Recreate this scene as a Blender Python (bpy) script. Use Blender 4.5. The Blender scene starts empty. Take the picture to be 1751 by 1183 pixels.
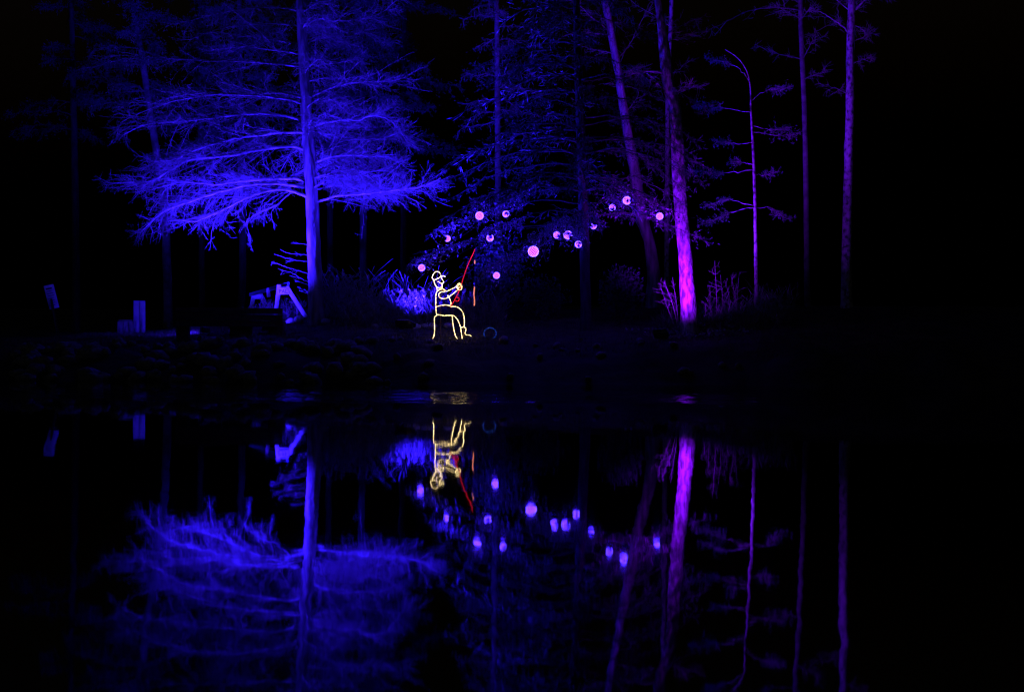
import bpy, math, random
import numpy as np
from mathutils import Matrix, Vector

random.seed(7)
rng = np.random.default_rng(11)
sc = bpy.context.scene
R = math.radians

# ------------------------------------------------------------------ camera
CAM_H = 1.2
cam_d = bpy.data.cameras.new('camera')
cam = bpy.data.objects.new('camera', cam_d)
sc.collection.objects.link(cam)
cam_d.sensor_width = 36.0
cam_d.lens = 50.0
cam_d.clip_start = 0.1
cam_d.clip_end = 2000.0
CAM_ROT = Matrix.Rotation(R(90 - 0.907), 4, 'X') @ Matrix.Rotation(R(0.43), 4, 'Z')
cam.matrix_world = Matrix.Translation((0, 0, CAM_H)) @ CAM_ROT
cam_d.dof.use_dof = True
cam_d.dof.focus_distance = 30.3
cam_d.dof.aperture_fstop = 2.0
sc.camera = cam

# ------------------------------------------------------------------ night sky
world = bpy.data.worlds.new('World')
sc.world = world
world.use_nodes = True
wn = world.node_tree
for n in list(wn.nodes):
    wn.nodes.remove(n)
sky = wn.nodes.new('ShaderNodeTexSky')
sky.sky_type = 'NISHITA'
sky.sun_disc = False
sky.sun_elevation = R(-4.0)
sky.sun_rotation = R(200)
bgn = wn.nodes.new('ShaderNodeBackground')
bgn.inputs['Strength'].default_value = 0.1
won = wn.nodes.new('ShaderNodeOutputWorld')
wn.links.new(sky.outputs[0], bgn.inputs[0])
wn.links.new(bgn.outputs[0], won.inputs[0])

moon_d = bpy.data.lights.new('moon', 'SUN')
moon_d.energy = 0.004
moon_d.angle = R(0.5)
moon_d.color = (0.8, 0.85, 1.0)
moon = bpy.data.objects.new('moon', moon_d)
moon.rotation_euler = (R(48), 0, R(-35))
sc.collection.objects.link(moon)

sc.view_settings.view_transform = 'Standard'
sc.view_settings.look = 'None'
sc.view_settings.exposure = 0.0
sc.view_settings.gamma = 1.0
sc.view_settings.use_curve_mapping = False
sc.cycles.use_denoising = True
sc.cycles.use_adaptive_sampling = False
sc.cycles.filter_width = 1.3
sc.cycles.max_bounces = 5
sc.cycles.diffuse_bounces = 2
sc.cycles.glossy_bounces = 3
sc.cycles.sample_clamp_indirect = 3.0
sc.cycles.caustics_reflective = False
sc.cycles.caustics_refractive = False
BLUE = (0.021, 0.006, 1.0)
VIOLET = (0.19, 0.003, 1.0)

# ------------------------------------------------------------------ helpers
FPX = 1751 * 50.0 / 36.0
ROT3 = CAM_ROT.to_3x3()


def P(px, py, Y):
    """the point at depth Y (metres from the camera along the pond) that shows at a photo position"""
    d = ROT3 @ Vector(((px - 875.5) / FPX, -(py - 591.5) / FPX, -1.0))
    s = Y / d.y
    return np.array((d.x * s, Y, CAM_H + d.z * s))


def lerp(x, xs, ys):
    return np.interp(x, xs, ys)


def shore(x):
    return 28.25 + 0.22 * np.sin(x * 0.55) + 0.12 * np.sin(x * 1.7 + 1) + 0.05 * np.sin(x * 4.1)


def G(x, y):
    """height of the ground"""
    x = np.asarray(x, float); y = np.asarray(y, float)
    s = shore(x)
    t = y - s
    top = lerp(x, [-14, -9.5, -6.8, -4, 2, 4, 30], [0.62, 0.80, 1.02, 1.14, 1.17, 1.27, 1.30])
    lip = lerp(x, [-14, -8, -3, 0, 6], [0.55, 0.7, 0.80, 0.82, 0.86])
    z = np.where(t < 0, t * 0.30, 0)
    z = np.where((t >= 0) & (t < 1.7), lip * np.sin(np.clip(t / 1.7, 0, 1) * math.pi / 2) ** 0.9, z)
    z = np.where((t >= 1.7) & (t < 4.6), lip + (top - lip) * np.clip((t - 1.7) / 2.9, 0, 1), z)
    rise = lerp(x, [-12, -8, -5.5, 40], [0.05, 0.12, 0.36, 0.36])
    z = np.where(t >= 4.6, top + rise * np.clip((t - 4.6) / 2.2, 0, 1) + 0.012 * np.clip(t - 7, 0, 200), z)
    n = 0.03 * np.sin(x * 2.3 + y * 1.1) + 0.025 * np.sin(x * 1.2 - y * 2.7 + 2) + 0.012 * np.sin(x * 6.1 + 3 * np.sin(y * 2))
    z = z + n * np.clip((t + 0.2) / 0.8, 0, 1)
    z = np.maximum(z, -2.6)
    return np.where(y < -2.5, np.maximum(z, -0.4 + (-2.5 - y) * 0.35).clip(-3, 1.6), z)


def Gp(px, Y):
    x = (px - 875.5) / FPX * Y
    return np.array((x, Y, float(G(x, Y))))


C = sc.collection


def root(name, loc, label, cat, group=None):
    o = bpy.data.objects.new(name, None)
    o.empty_display_size = 0.1
    o.location = tuple(float(v) for v in loc)
    C.objects.link(o)
    o['label'] = label
    o['category'] = cat
    if group:
        o['group'] = group
    return o


def base_of(o):
    while o.parent is not None:
        o = o.parent
    return np.array(o.location)


def mesh_np(name, V, F, mat, parent=None, smooth=True, loc=None):
    """V (n,3) world coordinates, F list of equal-sided index arrays"""
    V = np.asarray(V, float).reshape(-1, 3)
    if parent is not None:
        V = V - base_of(parent)
    elif loc is not None:
        V = V - np.asarray(loc)
    me = bpy.data.meshes.new(name)
    Fs = F if isinstance(F, list) else [F]
    Fs = [np.asarray(f, np.int32) for f in Fs if len(f)]
    nl = sum(f.size for f in Fs); npoly = sum(len(f) for f in Fs)
    me.vertices.add(len(V)); me.vertices.foreach_set('co', V.astype(np.float32).ravel())
    me.loops.add(nl); me.polygons.add(npoly)
    me.loops.foreach_set('vertex_index', np.concatenate([f.ravel() for f in Fs]))
    starts = []; k = 0
    for f in Fs:
        starts.append(k + np.arange(len(f)) * f.shape[1]); k += f.size
    me.polygons.foreach_set('loop_start', np.concatenate(starts).astype(np.int32))
    me.update(calc_edges=True)
    me.validate()
    if smooth:
        me.polygons.foreach_set('use_smooth', np.ones(len(me.polygons), bool))
    me.materials.append(mat)
    o = bpy.data.objects.new(name, me)
    C.objects.link(o)
    if parent is not None:
        o.parent = parent
    elif loc is not None:
        o.location = tuple(float(v) for v in loc)
    return o


class MB:
    """collects pieces of one part"""
    def __init__(s):
        s.V = []; s.Q = []; s.T = []; s.n = 0

    def add(s, V, Q=None, T=None):
        V = np.asarray(V, float).reshape(-1, 3)
        if Q is not None and len(Q): s.Q.append(np.asarray(Q, np.int64).reshape(-1, 4) + s.n)
        if T is not None and len(T): s.T.append(np.asarray(T, np.int64).reshape(-1, 3) + s.n)
        s.V.append(V); s.n += len(V)
        return s

    def tubes(s, Pn, Rn, sides=4, caps=True):
        """Pn (N,K,3), Rn (N,K)"""
        Pn = np.asarray(Pn, float); Rn = np.asarray(Rn, float)
        if Pn.ndim == 2: Pn = Pn[None]; Rn = Rn[None]
        N, K, _ = Pn.shape
        if N == 0: return s
        T = np.gradient(Pn, axis=1)
        T /= np.linalg.norm(T, axis=2, keepdims=True) + 1e-9
        mean = T.mean(axis=1)
        ref = np.where(np.abs(mean[:, 2:3]) > 0.8, np.array([[1.0, 0.1, 0]]), np.array([[0, 0.05, 1.0]]))
        U = np.cross(T, ref[:, None, :]); U /= np.linalg.norm(U, axis=2, keepdims=True) + 1e-9
        W = np.cross(T, U)
        a = np.arange(sides) * 2 * math.pi / sides
        V = Pn[:, :, None, :] + Rn[:, :, None, None] * (np.cos(a)[None, None, :, None] * U[:, :, None, :] + np.sin(a)[None, None, :, None] * W[:, :, None, :])
        base = np.arange(N)[:, None, None] * K * sides
        k = np.arange(K - 1)[None, :, None] * sides
        j = np.arange(sides)[None, None, :]; j2 = (j + 1) % sides
        Q = np.stack([base + k + j, base + k + j2, base + k + sides + j2, base + k + sides + j], axis=-1)
        s.add(V, Q.reshape(-1, 4))
        return s

    def strips(s, Cn, Dn, Wn):
        """flat leaf quads: centre, half length vector, half width vector, pointed"""
        Cn = np.asarray(Cn); n = len(Cn)
        if n == 0: return s
        V = np.stack([Cn - Dn, Cn + Wn, Cn + Dn, Cn - Wn], axis=1)
        Q = np.arange(n * 4).reshape(n, 4)
        s.add(V, Q)
        return s

    def box(s, c, half, M=None):
        c = np.asarray(c, float); half = np.asarray(half, float)
        b = np.array([[x, y, z] for x in (-1, 1) for y in (-1, 1) for z in (-1, 1)], float)
        bev = min(half) * 0.18
        V = []
        # bevelled box: 24 vertices
        for sx, sy, sz in b:
            for ax in range(3):
                v = half * np.array([sx, sy, sz]) - bev * np.array([sx, sy, sz])
                v[ax] = half[ax] * (sx, sy, sz)[ax]
                V.append(v)
        V = np.array(V)
        idx = lambda x, y, z, ax: (((x > 0) * 4 + (y > 0) * 2 + (z > 0)) * 3 + ax)
        Q = []; T = []
        for ax in range(3):
            o1, o2 = [a for a in range(3) if a != ax]
            for sg in (-1, 1):
                f = []
                for (p, q) in ((-1, -1), (1, -1), (1, 1), (-1, 1)):
                    v = [0, 0, 0]; v[ax] = sg; v[o1] = p; v[o2] = q
                    f.append(idx(*v, ax))
                flip = (sg > 0) == (ax == 1)
                Q.append(f[::-1] if flip else f)
        for ax in range(3):
            o1, o2 = [a for a in range(3) if a != ax]
            for p in (-1, 1):
                for q in (-1, 1):
                    f = []
                    for sg, k in ((-1, o1), (1, o1), (1, o2), (-1, o2)):
                        v = [0, 0, 0]; v[ax] = sg; v[o1] = p; v[o2] = q
                        f.append(idx(*v, k))
                    Q.append(f)
        for c8 in b:
            T.append([idx(*c8, 0), idx(*c8, 1), idx(*c8, 2)])
        if M is not None:
            V = V @ np.asarray(M).T
        s.add(V + c, Q, T)
        return s

    def beam(s, a, b, w, h, up=(0, 0, 1)):
        """a bevelled board from a to b, w across, h along up"""
        a = np.asarray(a, float); b = np.asarray(b, float)
        d = b - a; L = np.linalg.norm(d); d /= L
        u = np.asarray(up, float); sd = np.cross(d, u); sd /= np.linalg.norm(sd); u = np.cross(sd, d)
        M = np.stack([d, sd, u], axis=1)
        return s.box((a + b) / 2, (L / 2, w / 2, h / 2), M)

    def ball(s, c, r, seg=10, ring=6, scale=(1, 1, 1)):
        th = np.linspace(0, math.pi, ring + 1)[1:-1]
        ph = np.arange(seg) * 2 * math.pi / seg
        V = [(0, 0, 1)] + [(math.sin(t) * math.cos(p), math.sin(t) * math.sin(p), math.cos(t)) for t in th for p in ph] + [(0, 0, -1)]
        Q = []; T = []
        m = len(th)
        for j in range(seg):
            T.append((0, 1 + j, 1 + (j + 1) % seg))
            e = 1 + m * seg; o = 1 + (m - 1) * seg
            T.append((e, o + (j + 1) % seg, o + j))
            for i in range(m - 1):
                Q.append((1 + i * seg + j, 1 + (i + 1) * seg + j, 1 + (i + 1) * seg + (j + 1) % seg, 1 + i * seg + (j + 1) % seg))
        s.add(np.array(V) * r * np.asarray(scale) + np.asarray(c), Q, T)
        return s

    def build(s, name, mat, parent=None, smooth=True, loc=None):
        F = []
        if s.Q: F.append(np.concatenate(s.Q))
        if s.T: F.append(np.concatenate(s.T))
        o = mesh_np(name, np.concatenate(s.V), F, mat, parent, smooth, loc)
        if name in ('twigs', 'wiring'): o['kind'] = 'stuff'
        return o


def smooth_line(pts, n):
    """Catmull-Rom through pts, resampled to n points evenly"""
    p = np.asarray(pts, float)
    if len(p) == 2:
        return p[0] + (p[1] - p[0]) * np.linspace(0, 1, n)[:, None]
    q = np.vstack([2 * p[0] - p[1], p, 2 * p[-1] - p[-2]])
    out = []
    for i in range(1, len(q) - 2):
        t = np.linspace(0, 1, 12, endpoint=False)[:, None]
        a, b, c, d = q[i - 1], q[i], q[i + 1], q[i + 2]
        out.append(0.5 * (2 * b + (c - a) * t + (2 * a - 5 * b + 4 * c - d) * t ** 2 + (3 * b - a - 3 * c + d) * t ** 3))
    out = np.vstack(out + [p[-1:]])
    seg = np.r_[0, np.cumsum(np.linalg.norm(np.diff(out, axis=0), axis=1))]
    u = np.linspace(0, seg[-1], n)
    return np.stack([np.interp(u, seg, out[:, k]) for k in range(3)], axis=1)


# ------------------------------------------------------------------ materials
def nodes(name):
    m = bpy.data.materials.new(name); m.use_nodes = True
    nt = m.node_tree
    return m, nt, nt.nodes['Principled BSDF']


def noisy(name, c1, c2, scale=8, rough=0.85, bump=0.3, bscale=40, stretch=(1, 1, 1), detail=5, spec=0.3, c3=None):
    m, nt, b = nodes(name)
    tc = nt.nodes.new('ShaderNodeTexCoord'); mp = nt.nodes.new('ShaderNodeMapping')
    mp.inputs['Scale'].default_value = stretch
    nt.links.new(tc.outputs['Object'], mp.inputs[0])
    nz = nt.nodes.new('ShaderNodeTexNoise'); nz.inputs['Scale'].default_value = scale; nz.inputs['Detail'].default_value = detail
    nt.links.new(mp.outputs[0], nz.inputs['Vector'])
    cr = nt.nodes.new('ShaderNodeValToRGB')
    cr.color_ramp.elements[0].color = (*c1, 1); cr.color_ramp.elements[0].position = 0.36
    cr.color_ramp.elements[1].color = (*c2, 1); cr.color_ramp.elements[1].position = 0.66
    if c3:
        e = cr.color_ramp.elements.new(0.5); e.color = (*c3, 1)
    nt.links.new(nz.outputs['Fac'], cr.inputs[0])
    nt.links.new(cr.outputs[0], b.inputs['Base Color'])
    b.inputs['Roughness'].default_value = rough
    b.inputs['Specular IOR Level'].default_value = spec
    if bump:
        n2 = nt.nodes.new('ShaderNodeTexNoise'); n2.inputs['Scale'].default_value = bscale; n2.inputs['Detail'].default_value = 6
        nt.links.new(mp.outputs[0], n2.inputs['Vector'])
        bp = nt.nodes.new('ShaderNodeBump'); bp.inputs['Strength'].default_value = bump; bp.inputs['Distance'].default_value = 0.03
        nt.links.new(n2.outputs['Fac'], bp.inputs['Height']); nt.links.new(bp.outputs[0], b.inputs['Normal'])
    return m


def emit(name, col, strength, light=True, base=(0.02, 0.02, 0.02), vary=None):
    m, nt, b = nodes(name)
    b.inputs['Base Color'].default_value = (*base, 1)
    b.inputs['Roughness'].default_value = 0.5
    b.inputs['Emission Color'].default_value = (*col, 1)
    b.inputs['Emission Strength'].default_value = strength
    if vary:
        tc = nt.nodes.new('ShaderNodeTexCoord')
        nz = nt.nodes.new('ShaderNodeTexNoise'); nz.inputs['Scale'].default_value = vary[0]; nz.inputs['Detail'].default_value = 2
        nt.links.new(tc.outputs['Object'], nz.inputs['Vector'])
        mr = nt.nodes.new('ShaderNodeMapRange')
        mr.inputs['From Min'].default_value = 0.38; mr.inputs['From Max'].default_value = 0.62
        mr.inputs['To Min'].default_value = strength * vary[1]; mr.inputs['To Max'].default_value = strength * vary[2]
        nt.links.new(nz.outputs['Fac'], mr.inputs['Value']); nt.links.new(mr.outputs[0], b.inputs['Emission Strength'])
    m.cycles.emission_sampling = 'FRONT_BACK' if light else 'NONE'
    return m


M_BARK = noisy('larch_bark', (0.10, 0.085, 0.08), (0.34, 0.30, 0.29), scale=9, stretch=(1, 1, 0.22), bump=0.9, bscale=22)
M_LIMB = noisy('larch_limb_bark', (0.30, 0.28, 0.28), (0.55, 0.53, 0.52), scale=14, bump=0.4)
M_HEM = noisy('lit_hemlock_sprays', (0.20, 0.26, 0.25), (0.42, 0.52, 0.50), scale=2, bump=0)  # pale copy of the needles, floodlit streaks put into the colour
M_PALELEAF = noisy('pale_halo_leaves', (0.14, 0.13, 0.13), (0.34, 0.33, 0.33), scale=9, bump=0)  # kept pale so the leaves form a halo round the balls
M_TWIG = noisy('twig_bark', (0.14, 0.12, 0.11), (0.30, 0.26, 0.25), scale=5, bump=0)
M_BUD = noisy('larch_needles', (0.07, 0.10, 0.09), (0.16, 0.22, 0.20), scale=3, bump=0)
M_BARKD = noisy('dark_bark', (0.018, 0.016, 0.015), (0.055, 0.05, 0.046), scale=10, stretch=(1, 1, 0.25), bump=0.9, bscale=24)
M_BIRCH = noisy('pale_bark', (0.06, 0.055, 0.055), (0.46, 0.44, 0.43), scale=12, stretch=(1, 1, 0.8), bump=0.6, bscale=30, c3=(0.34, 0.32, 0.32))
M_OAK = noisy('ridged_bark', (0.07, 0.065, 0.06), (0.46, 0.43, 0.42), scale=13, stretch=(1, 1, 0.4), bump=1.0, bscale=26)
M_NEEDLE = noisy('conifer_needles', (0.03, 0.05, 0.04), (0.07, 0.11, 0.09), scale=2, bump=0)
M_LEAF = noisy('broad_leaves', (0.04, 0.05, 0.03), (0.10, 0.11, 0.08), scale=3, bump=0)
M_GRASS = noisy('grass', (0.06, 0.06, 0.035), (0.20, 0.18, 0.11), scale=3, bump=0)
M_REED = noisy('dry_reeds', (0.03, 0.03, 0.03), (0.13, 0.13, 0.13), scale=6, bump=0)
M_REED2 = noisy('brightened_dry_stalks', (0.09, 0.09, 0.09), (0.30, 0.30, 0.30), scale=6, bump=0)  # lighter reed colour stands in for light the farther clumps lack
M_WEED = noisy('dry_weeds', (0.06, 0.055, 0.05), (0.16, 0.15, 0.14), scale=6, bump=0)
M_GROUND = noisy('ground_soil', (0.018, 0.016, 0.013), (0.055, 0.05, 0.04), scale=1.6, bump=0.6, bscale=9, detail=8)
M_ROCK = noisy('bank_rock', (0.08, 0.08, 0.08), (0.24, 0.23, 0.22), scale=3, bump=0.5, bscale=9)
M_STONE = noisy('pale_stone', (0.28, 0.28, 0.28), (0.50, 0.49, 0.48), scale=4, bump=0.4, bscale=14)
M_WOOD = noisy('weathered_wood', (0.20, 0.18, 0.16), (0.36, 0.33, 0.30), scale=6, stretch=(1, 1, 1), bump=0.3)
M_WOODD = noisy('dark_stained_wood', (0.025, 0.02, 0.017), (0.06, 0.05, 0.04), scale=6, bump=0.3)
M_PAINT = noisy('white_paint', (0.62, 0.60, 0.60), (0.80, 0.78, 0.78), scale=8, bump=0.15)
M_PAINTB = noisy('pale_blue_paint', (0.25, 0.42, 0.58), (0.34, 0.52, 0.68), scale=8, bump=0.15)
M_SIGN = noisy('sign_board', (0.50, 0.50, 0.52), (0.66, 0.66, 0.68), scale=5, bump=0.05)
M_INK = noisy('dark_lettering', (0.02, 0.02, 0.02), (0.04, 0.04, 0.04), scale=5, bump=0)
M_METAL = noisy('black_metal', (0.015, 0.015, 0.015), (0.03, 0.03, 0.03), scale=12, rough=0.45, bump=0.05, spec=0.5)
M_STAKE = noisy('rusty_steel', (0.10, 0.06, 0.035), (0.22, 0.14, 0.08), scale=20, rough=0.6, bump=0.1)
M_WARM = emit('warm_rope_light', (1.0, 0.72, 0.30), 3.6, vary=(40, 0.2, 1.8))
M_RED = emit('red_rope_light', (1.0, 0.010, 0.022), 0.95, vary=(60, 0.35, 1.5))
M_PEACH = emit('peach_rope_light', (1.0, 0.26, 0.16), 0.95, vary=(60, 0.7, 1.3))
M_RING = emit('blue_rope_light', (0.02, 0.10, 0.75), 0.30, vary=(35, 0.1, 1.6))
M_ORB = emit('violet_globe', (0.024, 0.0010, 1.0), 30.0)
M_BEAD = emit('violet_bulbs', (0.27, 0.16, 1.0), 6.0, light=False)
M_LENS = emit('blue_lens', (0.05, 0.02, 1.0), 2.0, light=False)
M_LENSV = emit('violet_lens', (0.35, 0.01, 1.0), 2.0, light=False)


def water_material():
    m, nt, b = nodes('pond_water')
    b.inputs['Base Color'].default_value = (0.002, 0.003, 0.004, 1)
    b.inputs['IOR'].default_value = 1.333
    b.inputs['Roughness'].default_value = 0.024
    tc = nt.nodes.new('ShaderNodeTexCoord')
    sx = nt.nodes.new('ShaderNodeSeparateXYZ'); nt.links.new(tc.outputs['Object'], sx.inputs[0])

    def noise(scale, stretch, detail=2):
        mp = nt.nodes.new('ShaderNodeMapping'); mp.inputs['Scale'].default_value = stretch
        nt.links.new(tc.outputs['Object'], mp.inputs[0])
        n = nt.nodes.new('ShaderNodeTexNoise'); n.inputs['Scale'].default_value = scale; n.inputs['Detail'].default_value = detail
        nt.links.new(mp.outputs[0], n.inputs['Vector'])
        return n.outputs['Fac']

    def math_(op, a, bb, c=None):
        n = nt.nodes.new('ShaderNodeMath'); n.operation = op
        for i, v in enumerate((a, bb, c)):
            if v is None: continue
            if isinstance(v, (int, float)): n.inputs[i].default_value = v
            else: nt.links.new(v, n.inputs[i])
        return n.outputs[0]

    def band(y, lo, hi, soft):
        a = nt.nodes.new('ShaderNodeMapRange'); a.interpolation_type = 'SMOOTHSTEP'
        nt.links.new(y, a.inputs['Value']); a.inputs['From Min'].default_value = lo - soft; a.inputs['From Max'].default_value = lo + soft
        c = nt.nodes.new('ShaderNodeMapRange'); c.interpolation_type = 'SMOOTHSTEP'
        nt.links.new(y, c.inputs['Value']); c.inputs['From Min'].default_value = hi - soft; c.inputs['From Max'].default_value = hi + soft
        return math_('SUBTRACT', a.outputs[0], c.outputs[0])
    # long calm swell everywhere, gust ruffles in a band near the far bank
    calm = noise(1.5, (0.9, 0.35, 1), 3)
    fine = noise(7.0, (1.0, 0.55, 1), 2)
    wob = math_('MULTIPLY', math_('SUBTRACT', noise(0.35, (1, 0.5, 1), 2), 0.5), 2.4)
    yy = math_('ADD', sx.outputs['Y'], wob)
    gust = math_('MULTIPLY', band(yy, 21.6, 25.4, 0.5), band(sx.outputs['X'], -6.5, 5.0, 2.5))
    patch = nt.nodes.new('ShaderNodeMapRange'); nt.links.new(noise(2.2, (0.55, 0.8, 1), 3), patch.inputs['Value'])
    patch.inputs['From Min'].default_value = 0.38; patch.inputs['From Max'].default_value = 0.62
    gust = math_('MULTIPLY', gust, patch.outputs[0])
    rip = noise(4.0, (0.5, 1.6, 1), 4)
    near = nt.nodes.new('ShaderNodeMapRange'); near.interpolation_type = 'SMOOTHSTEP'
    nt.links.new(sx.outputs['Y'], near.inputs['Value'])
    near.inputs['From Min'].default_value = 8.0; near.inputs['From Max'].default_value = 19.0
    near.inputs['To Min'].default_value = 0.0024; near.inputs['To Max'].default_value = 0.0016
    h = math_('ADD', math_('MULTIPLY', calm, near.outputs[0]), math_('MULTIPLY', fine, 0.00032))
    h = math_('ADD', h, math_('MULTIPLY', math_('MULTIPLY', rip, gust), 0.024))
    bp = nt.nodes.new('ShaderNodeBump'); bp.inputs['Strength'].default_value = 1.0; bp.inputs['Distance'].default_value = 1.0
    nt.links.new(h, bp.inputs['Height']); nt.links.new(bp.outputs[0], b.inputs['Normal'])
    return m


M_WATER = water_material()

# ------------------------------------------------------------------ ground and water
xs = np.unique(np.r_[np.linspace(-400, -40, 13), np.linspace(-40, -19, 22), np.linspace(-19, 19, 191), np.linspace(19, 40, 22), np.linspace(40, 400, 13)])
ys = np.unique(np.r_[np.linspace(-60, 24, 43), np.linspace(24, 27, 7), np.linspace(27, 36, 91), np.linspace(36, 50, 29), np.linspace(50, 600, 20)])
XX, YY = np.meshgrid(xs, ys, indexing='ij')
ZZ = G(XX, YY) + 0.02 * rng.standard_normal(XX.shape) * ((YY > 28.3) & (YY < 60))
nx, ny = XX.shape
ii = (np.arange(nx - 1)[:, None] * ny + np.arange(ny - 1)[None, :]).ravel()
ground = mesh_np('ground', np.stack([XX, YY, ZZ], -1), np.stack([ii, ii + ny, ii + ny + 1, ii + 1], -1), M_GROUND)
ground['kind'] = 'structure'
water = mesh_np('water', [(-400, -60, 0), (400, -60, 0), (400, 31, 0), (-400, 31, 0)], np.array([[0, 1, 2, 3]]), M_WATER, smooth=False)
water['kind'] = 'structure'


# ------------------------------------------------------------------ rocks
def rock_mesh(name, mat, seed, sub=2):
    import bmesh
    r = random.Random(seed)
    bm = bmesh.new(); bmesh.ops.create_icosphere(bm, subdivisions=sub, radius=1.0)
    ph = [(Vector((r.uniform(-1, 1), r.uniform(-1, 1), r.uniform(-1, 1))).normalized(), r.uniform(0.62, 0.95)) for _ in range(11)]
    for v in bm.verts:
        for d, k in ph:      # cut flat faces
            e = v.co.dot(d)
            if e > k: v.co -= d * (e - k) * 0.85
        v.co *= 1 + 0.05 * math.sin(v.co.x * 5 + seed) * math.cos(v.co.y * 4.3 + v.co.z * 3)
    me = bpy.data.meshes.new(name); bm.to_mesh(me); bm.free()
    me.materials.append(mat)
    for p in me.polygons: p.use_smooth = True
    return me


rock_src = [rock_mesh('stone', M_ROCK, k, 1) for k in range(6)]
cnt = 0
for k in range(190):
    px = random.uniform(20, 640) if k < 160 else random.uniform(640, 1300)
    Y0 = random.uniform(28.0, 29.75)
    x = (px - 875.5) / FPX * Y0
    t = Y0 - float(shore(x))
    if t < -0.15 or t > 1.55: continue
    s = random.uniform(0.10, 0.24) * (1.0 if px < 640 else 0.6)
    o = bpy.data.objects.new('stone', random.choice(rock_src)); C.objects.link(o)
    o.parent = ground
    o.location = (x, Y0, float(G(x, Y0)) + s * 0.25)
    o.scale = (s * random.uniform(0.9, 1.5), s * random.uniform(0.8, 1.2), s * random.uniform(0.6, 0.9))
    o.rotation_euler = (random.uniform(-.4, .4), random.uniform(-.4, .4), random.uniform(0, 6.3))

# the pale edging stones in front of the reed bed
edge = [
    (497, 552, 33.0, 8.5, 6.5, 'pale boulder touching the right end of the dark bench'),
    (511, 551, 33.0, 8.5, 7.5, 'angular pale boulder, second from the dark bench'),
    (533, 554, 32.9, 7.5, 5.5, 'small pale boulder at the foot of the big larch trunk, third from the bench'),
    (556, 551, 32.7, 8, 6.5, 'dim round boulder right of the big larch trunk, fourth from the bench'),
    (606, 551, 32.2, 5, 4, 'small dim stone alone between the larch and the floodlight'),
    (641, 550, 32.0, 7, 5.5, 'dim round boulder left of the black floodlight'),
    (701, 555, 31.75, 11, 4, 'flat bright stone lying under the black floodlight'),
    (714, 552, 31.8, 5.5, 6, 'small bright stone just right of the black floodlight'),
    (732, 550, 31.9, 17, 7, 'long bright boulder between floodlight and fisherman figure'),
    (766, 550, 31.9, 9, 5, 'bright boulder seen between the legs of the fisherman figure'),
]
for k, (px, py, Y, w, h, lab) in enumerate(edge):
    me = rock_mesh('edging_stone', M_STONE, 40 + k, 2)
    o = bpy.data.objects.new('edging_stone', me); C.objects.link(o)
    s = Y / FPX
    x = (px - 875.5) * s
    o.location = (x, Y, float(G(x, Y)) + h * s * 0.55)
    o.scale = (w * s * 1.05, h * s * 1.2, h * s * 1.05)
    o.rotation_euler = (0, 0, random.uniform(-0.4, 0.4))
    o['label'] = lab; o['category'] = 'stone'; o['group'] = 'edging stones in front of the reeds'


# ------------------------------------------------------------------ floodlights
def floodlight(name, px, Y, aim, watts, col, lensmat, label, angle=140, blend=0.7, w=0.40, h=0.26, lift=0.22, roll=0.0):
    b = Gp(px, Y)
    o = root(name, b, label, 'floodlight', 'floodlights on the bank')
    c = b + np.array((0, 0, lift))
    d = np.asarray(aim, float) - c; d /= np.linalg.norm(d)
    side = np.cross(d, (0, 0, 1)); side /= np.linalg.norm(side); up = np.cross(side, d)
    M = np.stack([side, d, up], axis=1)
    mb = MB().box(c, (w / 2, 0.045, h / 2), M)
    for k in range(7):     # cooling fins
        mb.box(c - d * 0.065 + side * (k - 3) * w * 0.13, (0.006, 0.025, h * 0.42), M)
    mb.build('housing', M_METAL, o, smooth=False)
    MB().box(c + d * 0.048, (w / 2 - 0.025, 0.004, h / 2 - 0.025), M).build('lens', lensmat, o, smooth=False)
    y = MB()
    for sg in (-1, 1):
        p = c + side * sg * (w / 2 + 0.018)
        y.beam(p, np.array((p[0], p[1], b[2] + 0.03)), 0.03, 0.008, up=side)
    y.beam(b + side * (w / 2 + 0.02) + (0, 0, 0.03), b - side * (w / 2 + 0.02) + (0, 0, 0.03), 0.05, 0.012)
    y.build('bracket', M_METAL, o, smooth=False)
    cab = smooth_line([c - d * 0.08, b + np.array((0.1, 0.25, 0.02)), b + np.array((0.35, 0.6, 0.015))], 14)
    MB().tubes(cab, np.full(14, 0.008), 6).build('cable', M_METAL, o)
    L = bpy.data.lights.new('flood_beam', 'SPOT'); L.energy = watts; L.color = col
    L.spot_size = R(angle); L.spot_blend = blend; L.shadow_soft_size = 0.09
    lo = bpy.data.objects.new('flood_beam', L); C.objects.link(lo)
    lo.parent = o
    lo.location = tuple(c + d * 0.16 - b)
    lo.rotation_euler = Vector(tuple(d)).to_track_quat('-Z', 'Y').to_euler()
    return o


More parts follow.
